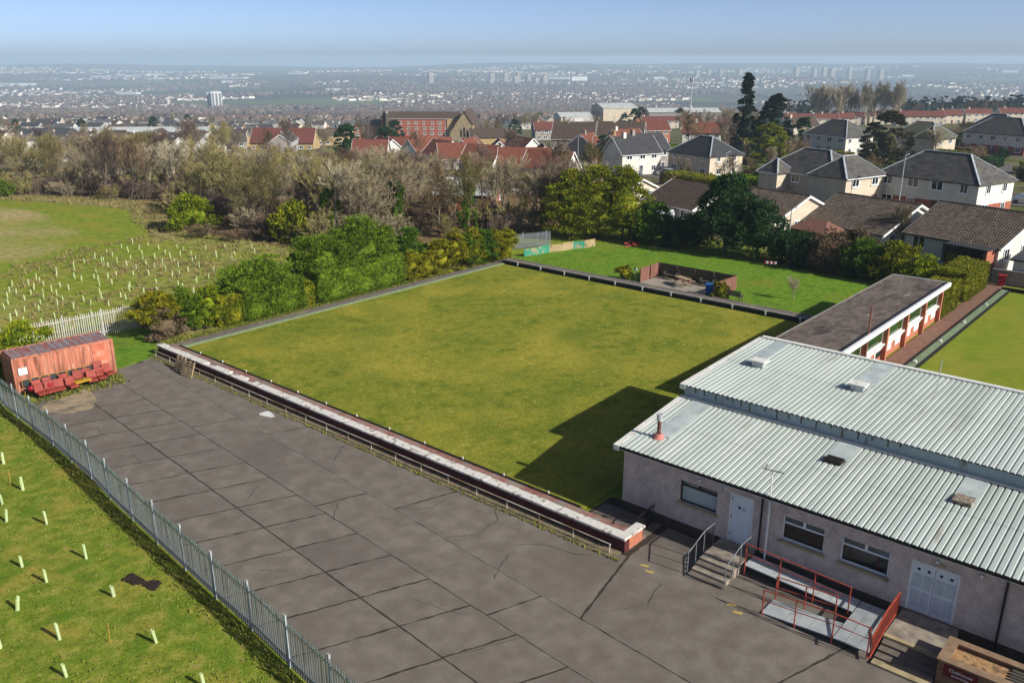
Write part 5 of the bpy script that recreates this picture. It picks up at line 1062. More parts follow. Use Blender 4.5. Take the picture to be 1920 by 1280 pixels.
# brown and red houses in the middle
for x, y, rt, L_, D_, ev, rd, wl, rf, lb in [(310, 245, -40, 16, 9, 5, 8, 'grey', 'red', 'grey-walled house with red roof left of the brown pair'), (217, 162, -62, 13, 11, 4.6, 9, 'grey', 'brown', 'left of two tall brown-roofed houses'), (224, 150, -62, 14, 11, 4.6, 9, 'white', 'brown', 'right of two tall brown-roofed houses with dormers'), (206, 136.6, -20, 9, 7, 4.6, 7.4, 'white', 'rust', 'white house with rusty roof below the brown pair'), (187, 136, 10, 7, 7, 4.4, 7, 'grey', 'rust', 'small grey gabled house facing the green verge'), (186, 126, 10, 8, 7, 4.4, 7, 'yellow', 'rust', 'white and yellow house with red roof by the verge'), (262, 190, -50, 15, 9, 5, 8.4, 'grey', 'brown', 'long brown-roofed house behind the lamp post'), (280, 175, -40, 13, 9, 5, 8, 'orange', 'red', 'orange gabled house with dark red roof'), (252, 138, -60, 12, 8, 5, 8, 'white', 'rust', 'white house with rust roof right of the brown pair'), (235, 215, -40, 13, 9, 4.5, 7.4, 'yellow', 'brown', 'cream stone hall right of the church')]:
    house(lb, x, y, rt, L_, D_, ev, rd, wl, rf, storeys=2, faces='fr', chim=1)
for k, (x, y, rt, lb) in enumerate([(152, 181, -50, 'far left of the rust-roofed cluster'), (163, 188, -20, 'second from the left of the rust-roofed cluster'), (171, 189, -60, 'behind the second rust-roofed house'), (162, 172, -95, 'with white gable toward the woodland'), (170, 176, -30, 'below the red flats'), (167, 160, -70, 'left of the church gable'), (146, 143, -40, 'low among the bare treetops'), (176, 166, -50, 'below the church'), (141, 130, -75, 'with white gable above the bare trees'), (164, 146, -50, 'large roof in the middle of the cluster'), (136, 114, -55, 'nearest the bare trees with timber gable'), (148, 119, -49, 'largest roof at the right end of the cluster'), (129, 102, -75, 'small low house under the largest rust roof'), (180, 152, -20, 'right of the church below the stone hall'), (155, 157, -100, 'between the white gables')]):
    house('rust-roofed white house, '+lb, x, y, rt+(92 if k % 2 else 0), [9, 10.5, 8][k % 3], 7.4, 3.0, 6.2, 'white', 'rust', faces='flr', chim=0, group='rust-roofed houses', wpitch=2.6)
house('brick outbuilding with grey metal roof among the bare trees', 88, 84, -60, 8, 7, 2.6, 4.2, 'red', 'metal', chim=0, faces='fr')
# flats, church, hall, sheds
t = house('four-storey red brick flats with grey roof', 300, 318, -50, 38, 13, 11.2, 14, 'red', 'brown', name='block_of_flats', cat='flats', storeys=4, faces='fr', chim=0, wpitch=3.6)
mb = MB(); mb.box(13, 15.6, -6.9, -6.52, 0, 11.1); part('stair_tower', mb, WALL['yellow'], t, False); mb = MB(); mb.box(-18.5, -6, -7.6, -6.55, 2.6, 3.1); part('shop_canopy', mb, M('red_canopy', ['#a02a26', '#b03a34'], 1, .6), t, False)
t = house('orange brick block with slate roof left of the red flats', 287, 342, -50, 14, 12, 8.5, 11, 'orange', 'slate', name='block_of_flats', cat='flats', storeys=3, faces='fr', chim=0)
t = thing('brick_stack', 'dark brick stack between the orange block and the red flats', 'stack', (284, 326, g1(284, 326))); mb = MB(); mb.box(-1, 1, -1, 1, 0, 13.6); part('shaft', mb, M('dark_brick', ['#3d3833', '#4c453e'], 2, .95), t, False); mb = MB(); mb.box(-.8, .8, -.8, .8, 13.61, 14.6); part('head', mb, m_kerb, t, False)
t = thing('church', 'stone church with steep gable facing the camera', 'church', (316, 302, g1(316, 302)), R(-55)); mb = MB(); mb.box(-7, 7, -12, 12, -2, 4)
for s_ in (-1, 1): o = len(mb.v); mb.v += [(-7, s_*12, 4), (7, s_*12, 4), (0, s_*12, 14)]; mb.f.append((o, o+1, o+2) if s_ < 0 else (o+1, o, o+2))
part('wall', mb, WALL['stone'], t, False); mb = MB(); mb.v += [(-7.4, -12.4, 3.4), (0, -12.4, 14.4), (0, 12.4, 14.4), (-7.4, 12.4, 3.4), (7.4, -12.4, 3.4), (7.4, 12.4, 3.4)]; mb.f += [(0, 1, 2, 3), (1, 4, 5, 2)]; part('roof', mb, ROOF['brown'], t, False)
for u in (-1.5, 0, 1.5): mb = MB(); mb.box(u-.4, u+.4, -12.1, -12.02, 2.2, 6.5-abs(u)*.8); part('lancet_window', mb, m_glass, t, False)
for lb, x, y, rt, L_, D_, h_, wl in [('long white-roofed shed across the town at left', 262, 520, -46, 96, 22, 5, 'white'), ('tall pale metal warehouse with grey end wall', 472, 322, -40, 22, 30, 14, 'cream'), ('lower white warehouse unit left of the tall one', 452, 336, -40, 26, 22, 9, 'white'), ('long pale factory shed behind the red terraces', 512, 296, -49, 46, 24, 10, 'grey')]:
    house(lb, x, y, rt, L_, D_, h_, h_+2.2, wl, 'metal', name='warehouse', cat='warehouse', wins=False, chim=0)
for k, (x, y) in enumerate([(184, 422), (200, 423), (199, 372), (211, 360), (228, 370), (240, 345), (261, 359), (253, 330), (275, 352), (170, 400), (160, 372), (180, 350)]):
    house('yellow brick house in the row above the bare treetops, '+['far left', 'second from left', 'third', 'fourth', 'fifth', 'right of the red hall', 'behind the red hall', 'right end', 'last before the orange block', 'set forward at left', 'lowest at left', 'below the fourth'][k], x, y, -50+random.uniform(-25, 25), 12, 8, 4.6, 7.4, 'yellow', 'brown', storeys=2, faces='f', chim=0, group='yellow brick houses')
house('long hall with plain red roof behind the woodland', 216, 312, -50, 26, 12, 3.5, 9, 'yellow', 'red', chim=0, faces='f')
# town houses stepping down the hill
hp = []
for k, (wl, rf, L_, D_) in enumerate([('white', 'slate', 14, 8), ('cream', 'brown', 12, 8), ('grey', 'slate', 20, 8), ('white', 'brown', 10, 8), ('orange', 'slate', 12, 8), ('cream', 'dark', 26, 8)]):
    h_ = house('town house', 0, -500, 0, L_, D_, 5, 7.8, wl, rf, z=0, chim=1, wins=False, group='town houses down the hill', seed=k)
    n_ = max(2, int(L_/4))
    for s_ in (0, 1):
        for i in range(n_): put_window(h_, (i+.5)/n_*L_-L_/2, -D_/2-.045, .9+s_*2.5, 0, 1.6, 1.2)
    hp.append(h_)
fixed = [(o.location.x, o.location.y) for o in bpy.data.objects if o.parent is None and o.get('category') in ('house', 'flats', 'warehouse')]
rng = random.Random(11); spots = []; tries = 0
kinds = ['white house with slate roof', 'cream house with brown roof', 'long grey slate-roofed terrace', 'small white brown-roofed house', 'orange brick house with slate roof', 'long cream terrace with dark roof']
while len(spots) < 235 and tries < 20000:
    tries += 1; d = 300*math.exp(rng.random()*1.3); az = rng.uniform(-36, 3) if rng.random() < .82 else rng.uniform(3, 34); th_ = R(YAW)-R(az); x, y = d/math.cos(R(az))*math.cos(th_), d/math.cos(R(az))*math.sin(th_)
    if d < 560 and az > -14 and az < 40: continue
    if d < 370 and any(math.hypot(x-a, y-b) < 22 for a, b in fixed): continue
    if any(math.hypot(x-a, y-b) < 21 for a, b in spots) or math.hypot(x-262, y-520) < 55: continue
    spots.append((x, y)); k = rng.randrange(6); o = copytree(hp[k]); o.location = (x, y, g1(x, y)-.2); o.rotation_euler = (0, 0, R(-50+rng.choice([0, 20, -35, 90])+rng.uniform(-8, 8)))
    side = 'left edge of the town' if az < -22 else ('left part of the town' if az < -12 else ('town left of the flats' if az < -2 else ('behind the flats and church' if az < 8 else 'right part of the town')))
    o['label'] = kinds[k]+', '+('near row' if d < 520 else 'middle row' if d < 760 else 'far row')+', '+side
def drop(o):
    for c in list(o.children): drop(c)
    bpy.data.objects.remove(o)
for h_ in hp: drop(h_)
# vehicles, lamp posts
def van(label, x, y, rz_, mat, L_=4.6, H_=1.9, W_=1.8, cat='van'):
    t = thing(cat.replace(' ', '_'), label, cat, (x, y, g1(x, y)), rz_); a = L_/2
    pr = [(-a, .35), (-a, H_*.95), (-a+.15, H_), (a-1.6, H_), (a-.75, H_*.58), (a-.05, H_*.48), (a, .35)]
    mb = MB(); n_ = len(pr)
    for s_ in (-1, 1): mb.v += [(px, s_*W_/2*(.9 if pz > H_*.6 else 1), pz) for px, pz in pr]
    mb.f += [tuple(range(n_))[::1], tuple(range(2*n_-1, n_-1, -1))]+[(i, n_+i, n_+(i+1) % n_, (i+1) % n_) for i in range(n_)]; part('body', mb, mat, t, False)
    mb = MB(); mb.quad((a-1.55, -.72, H_*.97), (a-.8, -.78, H_*.6), (a-.8, .78, H_*.6), (a-1.55, .72, H_*.97))
    for i in range(len(mb.v)): mb.v[i] = (mb.v[i][0]+.03, mb.v[i][1], mb.v[i][2]+.02)
    part('windscreen', mb, m_glass, t, False)
    for s_ in (-1, 1):
        mb = MB(); mb.box(-a+.5, a-1.7, s_*W_*.465-.01, s_*W_*.465+.01, H_*.6, H_*.9); part('side_window', mb, m_glass, t, False)
        for px in (-a+.9, a-.85): m2 = MB(); m2.tube((px, s_*(W_/2-.12), .33), (px, s_*(W_/2+.02), .33), .33, n=14); part('wheel', m2, m_dark, t, False)
    return t
mv = {k: M('car_paint_'+k, [c], 1, .3, spec=.5) for k, c in (('white', '#c8cccf'), ('silver', '#8d9498'), ('blue', '#2c3c58'), ('black', '#1a1c20'), ('red', '#6a1a1c'))}
van('white camper van parked by the slate row', 172.5, 112.6, 2.4, mv['white'], 6.2, 2.7, 2.2, 'camper van')
van('white van parked behind the new timber fence', 92.5, 55.0, .3, mv['white'], 4.8, 2.1, 1.9)
for x, y, rz_, c, lb in [(158, 94, 2.5, 'silver', 'silver car parked in front of the stepped slate row'), (161, 91.5, 2.5, 'blue', 'dark blue car parked in front of the stepped slate row'), (144, 25.5, 1.8, 'silver', 'silver car at the right edge behind the maroon-based house'), (147, 22.5, 1.8, 'black', 'black car at the right edge behind the maroon-based house'), (183, 121.8, .9, 'black', 'black car on the drive of the grey gabled house'), (181, 129.5, .9, 'red', 'dark red car on the drive of the yellow house'), (240, 232, .9, 'white', 'white car parked near the stone hall'), (246, 238, .9, 'blue', 'blue car parked near the stone hall')]:
    van(lb, x, y, rz_, mv[c], 4.2, 1.45, 1.75, 'car')
def lamp(label, x, y, h_, rz_=0.):
    t = thing('lamp_post', label, 'lamp post', (x, y, g1(x, y)-.1), rz_); mb = MB(); mb.tube((0, 0, 0), (0, 0, h_), .09, .055, 8); part('post', mb, m_alu, t, False)
    mb = MB(); mb.tube((0, 0, h_), (.9, 0, h_+.15), .04, n=6); part('arm', mb, m_alu, t, False); mb = MB(); mb.box(.75, 1.3, -.11, .11, h_+.1, h_+.2); part('lamp_head', mb, m_alu, t, False)
for x, y, h_, lb in [(118.5, 35.4, 8.0, 'pale lamp post in front of the maroon-based house'), (133, 68, 6.5, 'lamp post by the hedge behind the dark-roofed bungalow'), (163.8, 121.4, 7, 'left of two lamp posts by the green verge'), (171, 122.5, 7, 'right of two lamp posts by the green verge'), (178, 121.4, 7, 'lamp post beside the camper van'), (86.6, 36.4, 5, 'thin post beside the striped barrier'), (298, 300, 10, 'tall lamp post in front of the church')]: lamp(lb, x, y, h_)
t = thing('phone_mast', 'phone mast with drum antennas left of the tall spruce', 'mast', (318, 180, g1(318, 180)))
mb = MB(); mb.tube((0, 0, 0), (0, 0, 24), .35, .2, 8); part('mast', mb, m_alu, t, False)
for k in range(3): a = k*2.1; mb = MB(); mb.tube((.7*math.cos(a), .7*math.sin(a), 22), (.7*math.cos(a), .7*math.sin(a), 24), .25, n=8); mb.bar((0, 0, 22.5), (.7*math.cos(a), .7*math.sin(a), 22.5), .08, .08); part('antenna', mb, m_alu, t, False)
g = MB(); rd = [(150, 84), (156, 97), (168, 117), (182, 135), (196, 152)]
for (ax, ay), (bx, by) in zip(rd[:-1], rd[1:]):
    nx, ny = by-ay, ax-bx; l = math.hypot(nx, ny); nx, ny = nx/l*2.6, ny/l*2.6
    for q in ((ax, ay, bx, by),): g.quad(*[(px, py, g1(px, py)+.05) for px, py in ((ax-nx, ay-ny), (ax+nx, ay+ny), (bx+nx, by+ny), (bx-nx, by-ny))])
def strip(pts, hw):
    for (ax, ay), (bx, by) in zip(pts[:-1], pts[1:]):
        L_ = math.dist((ax, ay), (bx, by)); n_ = max(1, int(L_/6)); nx, ny = (by-ay)/L_*hw, (ax-bx)/L_*hw
        for i in range(n_):
            p, q = i/n_, (i+1)/n_; P0 = (ax+(bx-ax)*p, ay+(by-ay)*p); P1 = (ax+(bx-ax)*q, ay+(by-ay)*q)
            g.quad(*[(px, py, g1(px, py)+.06) for px, py in ((P0[0]-nx, P0[1]-ny), (P0[0]+nx, P0[1]+ny), (P1[0]+nx, P1[1]+ny), (P1[0]-nx, P1[1]-ny))])
strip([(138, 8), (144, 30), (150, 52), (150, 84)], 3); strip([(150, 52), (190, 46), (235, 40), (300, 34)], 3); strip([(196, 152), (228, 188), (262, 240), (290, 300)], 3); strip([(172, 122), (200, 118), (230, 110), (280, 104)], 2.6)
struct('road', g, M('asphalt', ['#55524f', '#63605c'], 2, .95))
# ------------------------------------------------------------------ woodland belt and scattered trees
rng = random.Random(21); placed = []
def edge_x(y): return float(np.interp(y, [64, 70, 76, 84, 96, 108, 118, 130, 140, 150, 170], [78, 70, 58, 57, 56, 59, 63, 61, 58, 55, 56]))
wlab = lambda az: 'far left' if az > 26 else 'left' if az > 18 else 'middle' if az > 9 else 'right'
wood = 'bare trees of the woodland belt'; tries = 0
desc = ['broad grey', 'tall olive-tinged', 'spreading brown', 'upright grey', 'wide olive-tinged', 'purplish', 'pale silvery']
while len(placed) < 172 and tries < 9000:
    tries += 1; y = 62+rng.random()**1.2*230; x = edge_x(y)+2+rng.random()**1.5*(34 if y < 100 else 60)
    d = x*HX+y*HY
    if d < 88 or d > 195 or (y < 80 and x > 92) or math.hypot(x-88, y-84) < 7: continue
    az = math.degrees(math.atan2(y, x))-YAW
    if az < -6 or az > 38 or (x > 104 and y < 110): continue
    if any(math.hypot(x-a, y-b) < 3.6+d*.012 for a, b in placed): continue
    placed.append((x, y)); k = rng.choice([0, 1, 2, 3, 4, 5, 6]); bk_ = x-edge_x(y); h_ = rng.uniform(7, 10) if az > 21 else rng.uniform(6.8, 9.4)*(1 if bk_ < 12 else .86 if bk_ < 24 else .76); ivy = rng.random() < .14 and d < 135
    where = 'far left' if az > 26 else 'left' if az > 18 else 'middle' if az > 9 else 'right'
    dep = 'in front' if x-edge_x(y) < 9 else 'midway' if x-edge_x(y) < 24 else 'at the back'
    tree(protos[k], desc[k]+' bare tree '+('wrapped in ivy ' if ivy else '')+dep+', '+where+' of woodland belt', x, y, h_, group=wood, ivy=ivy)
for k, (x, y, h_, pk, lb) in enumerate([(60.5, 79.5, 9.5, 6, 'pale bare tree with fanned white limbs and ivy right of the meadow'), (66.5, 75.5, 9.8, 0, 'large ivy-clad bare tree behind the largest hedge block'), (73, 70, 9.2, 1, 'ivy-clad bare tree behind the golden conifers'), (80, 64.5, 7.5, 3, 'grey bare tree beside the short fence stretch'), (57.3, 91, 7.0, 4, 'rounded olive bare tree at the meadow edge by the laurel'), (79, 72, 8, 6, 'silvery bare tree in front of the brick outbuilding'), (86, 69, 7.5, 5, 'reddish bare tree left of the golden cypress clump')]):
    tree(protos[pk], lb, x, y, h_, ivy=k in (0, 1, 2))
n = 0; tries = 0; sp2 = []
while n < 125 and tries < 7000:
    tries += 1; y = 64+rng.random()*120; x = edge_x(y)-1.5+rng.random()**1.4*20
    if any(math.hypot(x-a, y-b) < 2.4 for a, b in sp2) or (y < 72 and x > 84): continue
    d = x*HX+y*HY
    if d > 190 or math.hypot(x-53.2, y-97.5) < 4.5: continue
    sp2.append((x, y)); n += 1; k = rng.randrange(4)
    tree(sprotos[k], ['brown', 'purplish', 'olive', 'grey'][k]+' leafless thorn scrub along the woodland edge, '+wlab(math.degrees(math.atan2(y, x))-YAW)+(' outer row' if x < edge_x(y)+3 else ' inner row'), x, y, rng.uniform(2.0, 4.2), 'shrub', 'thorn scrub along the woodland edge', name='thorn_scrub', wid=1.15)
for k, (x, y, h_, lb) in enumerate([(51.5, 93, 1.6, 'low rusty bramble mound right of the bright laurel'), (53, 88.5, 1.3, 'low rusty bramble mound in front of the olive shrub'), (56, 85, 1.7, 'rusty bramble mound below the pale fanned tree'), (58, 100.5, 2.0, 'rusty bramble mound behind the bright laurel')]):
    for q in range(1): tree(sprotos[0], lb, x, y, h_, 'shrub', 'bramble mounds', name='bramble', wid=2.4)
# rough meadow tussocks: uncountable
V = []; F = []; nr = np.random.RandomState(3)
def patch0(x, y): return math.sin(x*1.1+1.3*math.sin(y*.5))*math.sin(y*.9+1.1*math.sin(x*.7))
def tuft(x, y, z, h_, nb, spread):
    for b in range(nb):
        a = nr.rand()*6.28; l = h_*(.6+.6*nr.rand()); bx, by = x+nr.randn()*spread*.4, y+nr.randn()*spread*.4; dx, dy = math.cos(a), math.sin(a); w_ = .03+.03*nr.rand(); o = len(V)
        V.extend([(bx-dy*w_, by+dx*w_, z), (bx+dy*w_, by-dx*w_, z), (bx+dx*l*.6, by+dy*l*.6, z+l*.8)]); F.append((o, o+1, o+2))
cnt = 0
while cnt < 1500:
    y = 66+nr.rand()*50; x = 20+nr.rand()*40
    if x > edge_x(y) or y-.35*(x-40) > 95+3*nr.rand() or (x < 24+(y-70)*.25): continue
    if math.sin(x*.31+1.2*math.sin(y*.17))*math.sin(y*.27+1.7*math.sin(x*.13)) < nr.rand()*1.6-.75: continue
    tuft(x, y, -.04, .3+.25*nr.rand(), 7, .3); cnt += 1
for k in range(2200):
    y = 96+nr.rand()*54; x = edge_x(y)-1-nr.rand()**1.5*7; tuft(x, y, -.05+g1(x, y), .4+.3*nr.rand(), 6, .35)
mt = MB(); mt.v = V; mt.f = F; o = link('rough_grass', mt.mesh('rough_grass', m_grassb)); o['kind'] = 'stuff'; o['label'] = 'tussocky dry grass in the rough meadow'
# weeds along fence foot and container, grass at wall feet
V = []; F = []
for k in range(1500):
    y = 13+nr.rand()*46; x = fence_x(y)-.15-abs(nr.randn())*.35; tuft(x, y, 0, .1+.12*nr.rand(), 3, .1)
for k in range(900):
    u = nr.rand()*6; x, y = cp(u, nr.rand()**2*2.4); tuft(x, y, 0, .15+.2*nr.rand(), 3, .1)
for k in range(900):
    y = 17+nr.rand()*40; x = 26.5+nr.rand()*.2; tuft(x, y, .0, .06+.08*nr.rand(), 3, .06)
for k in range(4500):
    x = 28.5+nr.rand()*37; y = 58.0+abs(nr.randn())*.6; tuft(x, y, .03, .12+.12*nr.rand(), 3, .1)
for k in range(5500):
    y = 12+nr.rand()*46; x = fence_x(y)-.4-nr.rand()**1.3*9
    if x < 3 or patch0(x, y) < nr.rand()*1.3-.9: continue
    tuft(x, y, .0, .05+.07*nr.rand(), 3, .1)
mt = MB(); mt.v = V; mt.f = F; o = link('weeds', mt.mesh('weeds', leafmat('weed_grass', ['#67722a', '#787c32', '#8a8844'], 1.5))); o['kind'] = 'stuff'; o['label'] = 'weeds and grass tufts on the bank, along fence foot and kerbs'
# special trees in the town
def cone(label, x, y, wx, h_, mat, seed, n_=6000, size=.5, group=None, kind='cone', lift=.5): return shrub('conifer_tree', label, 'conifer', x, y, wx, wx, h_, kind, mat, seed, None if n_ > 2000 else n_, size, rng.uniform(0, 6), group, .45 if kind == 'cone' else .4, lift, up=-.15, lay=True)
m_spr = leafmat('spruce_dark', ['#1c2a20', '#26362a', '#34432f'], .5); m_brpine = leafmat('brown_pine', ['#2e3320', '#45452c', '#554e36'], .4)
cone('tallest dark spruce rising above the houses', 216.5, 106, 8.5, 20, m_spr, 61, 9000, .7)
cone('dark spruce with lopsided top right of the tallest spruce', 222, 100.5, 8, 15, m_spr, 62, 8000, .6, kind='egg')
cone('golden green rounded conifer at the foot of the tallest spruce', 203, 92.5, 8.6, 8.6, m_olive, 63, 9000, .45, kind='egg', lift=.1)
cone('small dark round-topped conifer between house and terrace', 250, 104, 6, 8.5, m_dk, 64, 5000, .5, kind='egg', lift=.1)
cone('sparse brown-green pine in front of the red terraces', 205, 65.5, 10.5, 11, m_brpine, 65, 9000, .55, kind='egg', lift=.6)
cone('clipped dark column conifer beside the grey gabled house', 182.5, 127.5, 3.2, 6.5, m_dk, 66, 3000, .35, kind='flame', lift=0)
shrub('hedge', 'olive garden hedge behind the dark-roofed bungalow', 'hedge', 132, 72, 4, 14, 2.6, 'box', m_trim, 67, 8000, .3, rz_=R(-15))
shrub('hedge', 'yellow-green upright hedge beside the left cream house', 'hedge', 128.5, 59.5, 2.4, 3, 4, 'flame', m_bush, 68, 4000, .3)
for k, (x, y, h_, pk, lb) in enumerate([(196, 101, 11, 5, 'bare tree left of the tallest spruce'), (209, 118, 12, 2, 'bare brown tree behind the stepped slate row'), (262, 66, 7, 0, 'small bare tree between the far right houses'), (148, 84, 5, 6, 'small bare tree in front of the stepped slate house'), (97, 27.9, 5, 3, 'small bare garden tree between the tiled bungalows'), (139, 22, 6, 4, 'bare bushy tree at the right edge behind the maroon-based house'), (70.5, 28.6, 2.2, 6, 'thin bare sapling on the right of the lawn'), (152, 132, 9, 5, 'reddish bare tree in front of the largest rust roof'), (118, 84, 8, 1, 'bare tree left of the brown-roofed bungalow'), (124, 96, 8.5, 2, 'bare tree right of the small low rust-roofed house')]):
    tree(protos[pk], lb, x, y, h_)
for k in range(18):
    a = k/17; dv = rng.uniform(-7, 7); x, y = 510+30*a+dv*.75, 205-34*a+dv*.65; tree(protos[6 if k % 2 else 7], 'tall pale bare poplar above the red terraces, '+ORD[k]+' from the left of the clump', x, y, rng.uniform(18, 25), group='pale poplar clump', wid=1.05, name='poplar')
n = 0; sp3 = []; tries = 0
while n < 330 and tries < 12000:
    tries += 1; d = rng.uniform(640, 900); az = rng.uniform(23.2, 34.5) if rng.random() < .78 else rng.uniform(16, 19.5)
    th_ = R(YAW-az); x, y = d/math.cos(R(az))*math.cos(th_), d/math.cos(R(az))*math.sin(th_)
    if any(math.hypot(x-a, y-b) < 5.5 for a, b in sp3): continue
    sp3.append((x, y)); n += 1
    if rng.random() < .72: cone('dark conifer in the forest beyond the red terraces, '+('left stand' if az < 20 else 'middle' if az < 27 else 'right')+(', front' if d < 730 else ', back'), x, y, rng.choice([7, 8.5]), rng.choice([12, 14, 16]), m_spr, 70+n % 2, 1500, 1.3, 'forest conifers')
    else: tree(protos[rng.choice([2, 5])], 'brown leafless tree in the forest beyond the red terraces, '+('left stand' if az < 20 else 'middle' if az < 27 else 'right')+(', front' if d < 730 else ', back'), x, y, rng.uniform(11, 14), group='forest bare trees', name='forest_tree')
n = 0; sp4 = []; tries = 0
while n < 115 and tries < 6000:
    tries += 1; d = 230*math.exp(rng.random()*1.35); az = rng.uniform(-34, 16); th_ = R(YAW-az); x, y = d/math.cos(R(az))*math.cos(th_), d/math.cos(R(az))*math.sin(th_)
    if any(math.hypot(x-a, y-b) < 13 for a, b in spots+sp4): continue
    if d < 330 and az > -6: continue
    sp4.append((x, y)); n += 1; r_ = rng.random(); side = 'left' if az < -14 else 'middle' if az < 0 else 'right'
    if r_ < .8: k = rng.choice([0, 2, 5, 1]); tree(protos[k], desc[k]+' bare tree among the town houses, '+side+' of the view', x, y, rng.uniform(7, 12), group='town bare trees')
    else: cone('dark conifer among the town houses, '+side+' of the view', x, y, rng.uniform(5, 8), rng.uniform(8, 13), m_dk, 64, 5000, .5, 'town conifers', 'egg', .1)
rg = random.Random(77); n = 0; gd = []; tries = 0
hs_ = [(o.location.x, o.location.y) for o in bpy.data.objects if o.parent is None and o.get('category') in ('house', 'flats', 'church', 'warehouse', 'car', 'camper van', 'van')]
gm = [m_dk, m_green, m_olive, m_brownleaf, m_mid, m_trim]; gn = ['dark evergreen', 'green', 'olive', 'brown leafless-looking', 'mid green', 'clipped yellow-green']
while n < 95 and tries < 4000:
    tries += 1; d = rg.uniform(112, 330); az = rg.uniform(3, 33); th_ = R(YAW-az); x, y = d/math.cos(R(az))*math.cos(th_), d/math.cos(R(az))*math.sin(th_)
    if any(math.hypot(x-a, y-b) < 8.5 for a, b in hs_) or any(math.hypot(x-a, y-b) < 4.5 for a, b in gd): continue
    gd.append((x, y)); n += 1; k = rg.randrange(6); w1, h1 = rg.choice([2.5, 4.0]), rg.choice([1.6, 2.4]); hd = rg.random() < .4
    lb = gn[k]+(' garden hedge ' if hd else ' garden shrub ')+('near' if d < 170 else 'further' if d < 240 else 'far')+' among the houses, '+('left' if az < 13 else 'middle' if az < 23 else 'right')
    if hd: shrub('hedge', lb, 'hedge', x, y, 8, 1.6, h1, 'box', gm[k], 80+k, 2600, .3, R(-105+rg.choice([0, 90])), 'garden hedges', .9)
    else: shrub('bush', lb, 'bush', x, y, w1, w1, h1, 'round', gm[k], 80+k, 1800, .32, rg.uniform(0, 6), 'garden shrubs')
n = 0; tries = 0
while n < 26 and tries < 2000:
    tries += 1; d = rg.uniform(118, 330); az = rg.uniform(3, 33); th_ = R(YAW-az); x, y = d/math.cos(R(az))*math.cos(th_), d/math.cos(R(az))*math.sin(th_)
    if any(math.hypot(x-a, y-b) < 9 for a, b in hs_) or any(math.hypot(x-a, y-b) < 3.5 for a, b in gd): continue
    gd.append((x, y)); n += 1; k = rg.choice([0, 2, 5, 3]); tree(protos[k], desc[k]+' bare garden tree '+('near' if d < 170 else 'further' if d < 240 else 'far')+' among the houses, '+('left' if az < 13 else 'middle' if az < 23 else 'right'), x, y, rg.uniform(4, 8), group='garden bare trees', name='garden_tree')
n = 0; tries = 0
m_shed = M('shed_timber', ['#5d4636', '#6f5644'], 2, .9, objrand=.2)
while n < 12 and tries < 2000:
    tries += 1; d = rg.uniform(115, 260); az = rg.uniform(4, 32); th_ = R(YAW-az); x, y = d/math.cos(R(az))*math.cos(th_), d/math.cos(R(az))*math.sin(th_)
    if any(math.hypot(x-a, y-b) < 9 for a, b in hs_) or any(math.hypot(x-a, y-b) < 4 for a, b in gd): continue
    gd.append((x, y)); n += 1; t = thing('garden_shed', 'brown garden shed with felt roof '+('near' if d < 170 else 'far')+' among the houses, '+('left' if az < 13 else 'middle' if az < 23 else 'right'), 'shed', (x, y, g1(x, y)), R(-105+rg.choice([0, 90])), 'garden sheds')
    mb = MB(); mb.box(-1.5, 1.5, -1.1, 1.1, 0, 2.0); part('wall', mb, m_shed, t, False); mb = MB(); mb.v += [(-1.7, -1.3, 1.95), (1.7, -1.3, 1.95), (1.7, 0, 2.6), (-1.7, 0, 2.6), (1.7, 1.3, 1.95), (-1.7, 1.3, 1.95)]; mb.f += [(0, 1, 2, 3), (3, 2, 4, 5)]; part('roof', mb, ROOF['dark'], t, False)
# ------------------------------------------------------------------ the valley: distant woods, town and towers
nr = np.random.RandomState(8)
def polar(dmin, dmax, amin, amax): d = dmin*math.exp(nr.rand()*math.log(dmax/dmin)); az = amin+(amax-amin)*nr.rand(); th_ = R(YAW-az); c = math.cos(R(az)); return d/c*math.cos(th_), d/c*math.sin(th_), d
def patch(x, y, s, o=0.): return math.sin(x/s+1.7*math.sin(y/s*.7+o)+o)*math.sin(y/s*1.1+1.3*math.sin(x/s*.6+2*o)+2*o)
V = []; F = []
def ico(x, y, z, r, h_):
    o = len(V); k = 6; ph = nr.rand()*6
    for lv, rr in ((0, .75), (.45, 1.), (.8, .6)):
        for i in range(k): q = rr*r*(.75+.5*nr.rand()); V.append((x+q*math.cos(ph+i*6.283/k), y+q*math.sin(ph+i*6.283/k), z+h_*(lv+.1*nr.rand())))
    V.append((x, y, z+h_))
    for lv in (0, 1):
        for i in range(k): a, b = o+lv*k+i, o+lv*k+(i+1) % k; F.append((a, b, b+k, a+k))
    for i in range(k): F.append((o+2*k+i, o+2*k+(i+1) % k, o+3*k))
cnt = 0
while cnt < 13000:
    x, y, d = polar(850, 6500, -38, 38)
    if patch(x, y, 330, .4)+.5*patch(x, y, 120) < .18+(.3 if d < 1100 else 0): continue
    ico(x, y, g1(x, y)-1, (3+3.5*nr.rand())*(1+d/5000), (6+5*nr.rand())*(1+d/9000)); cnt += 1
mt = MB(); mt.v = V; mt.f = F; o = link('valley_woods', mt.mesh('valley_woods', M('valley_trees', ['#44423a', '#5c5048', '#6c5e54', '#4a4c40'], .012, .95, island=.25, lo=.3, hi=.7))); o['kind'] = 'stuff'; o['label'] = 'woods and hedgerow trees across the valley'
VW = MB(); VR = MB(); cnt = 0
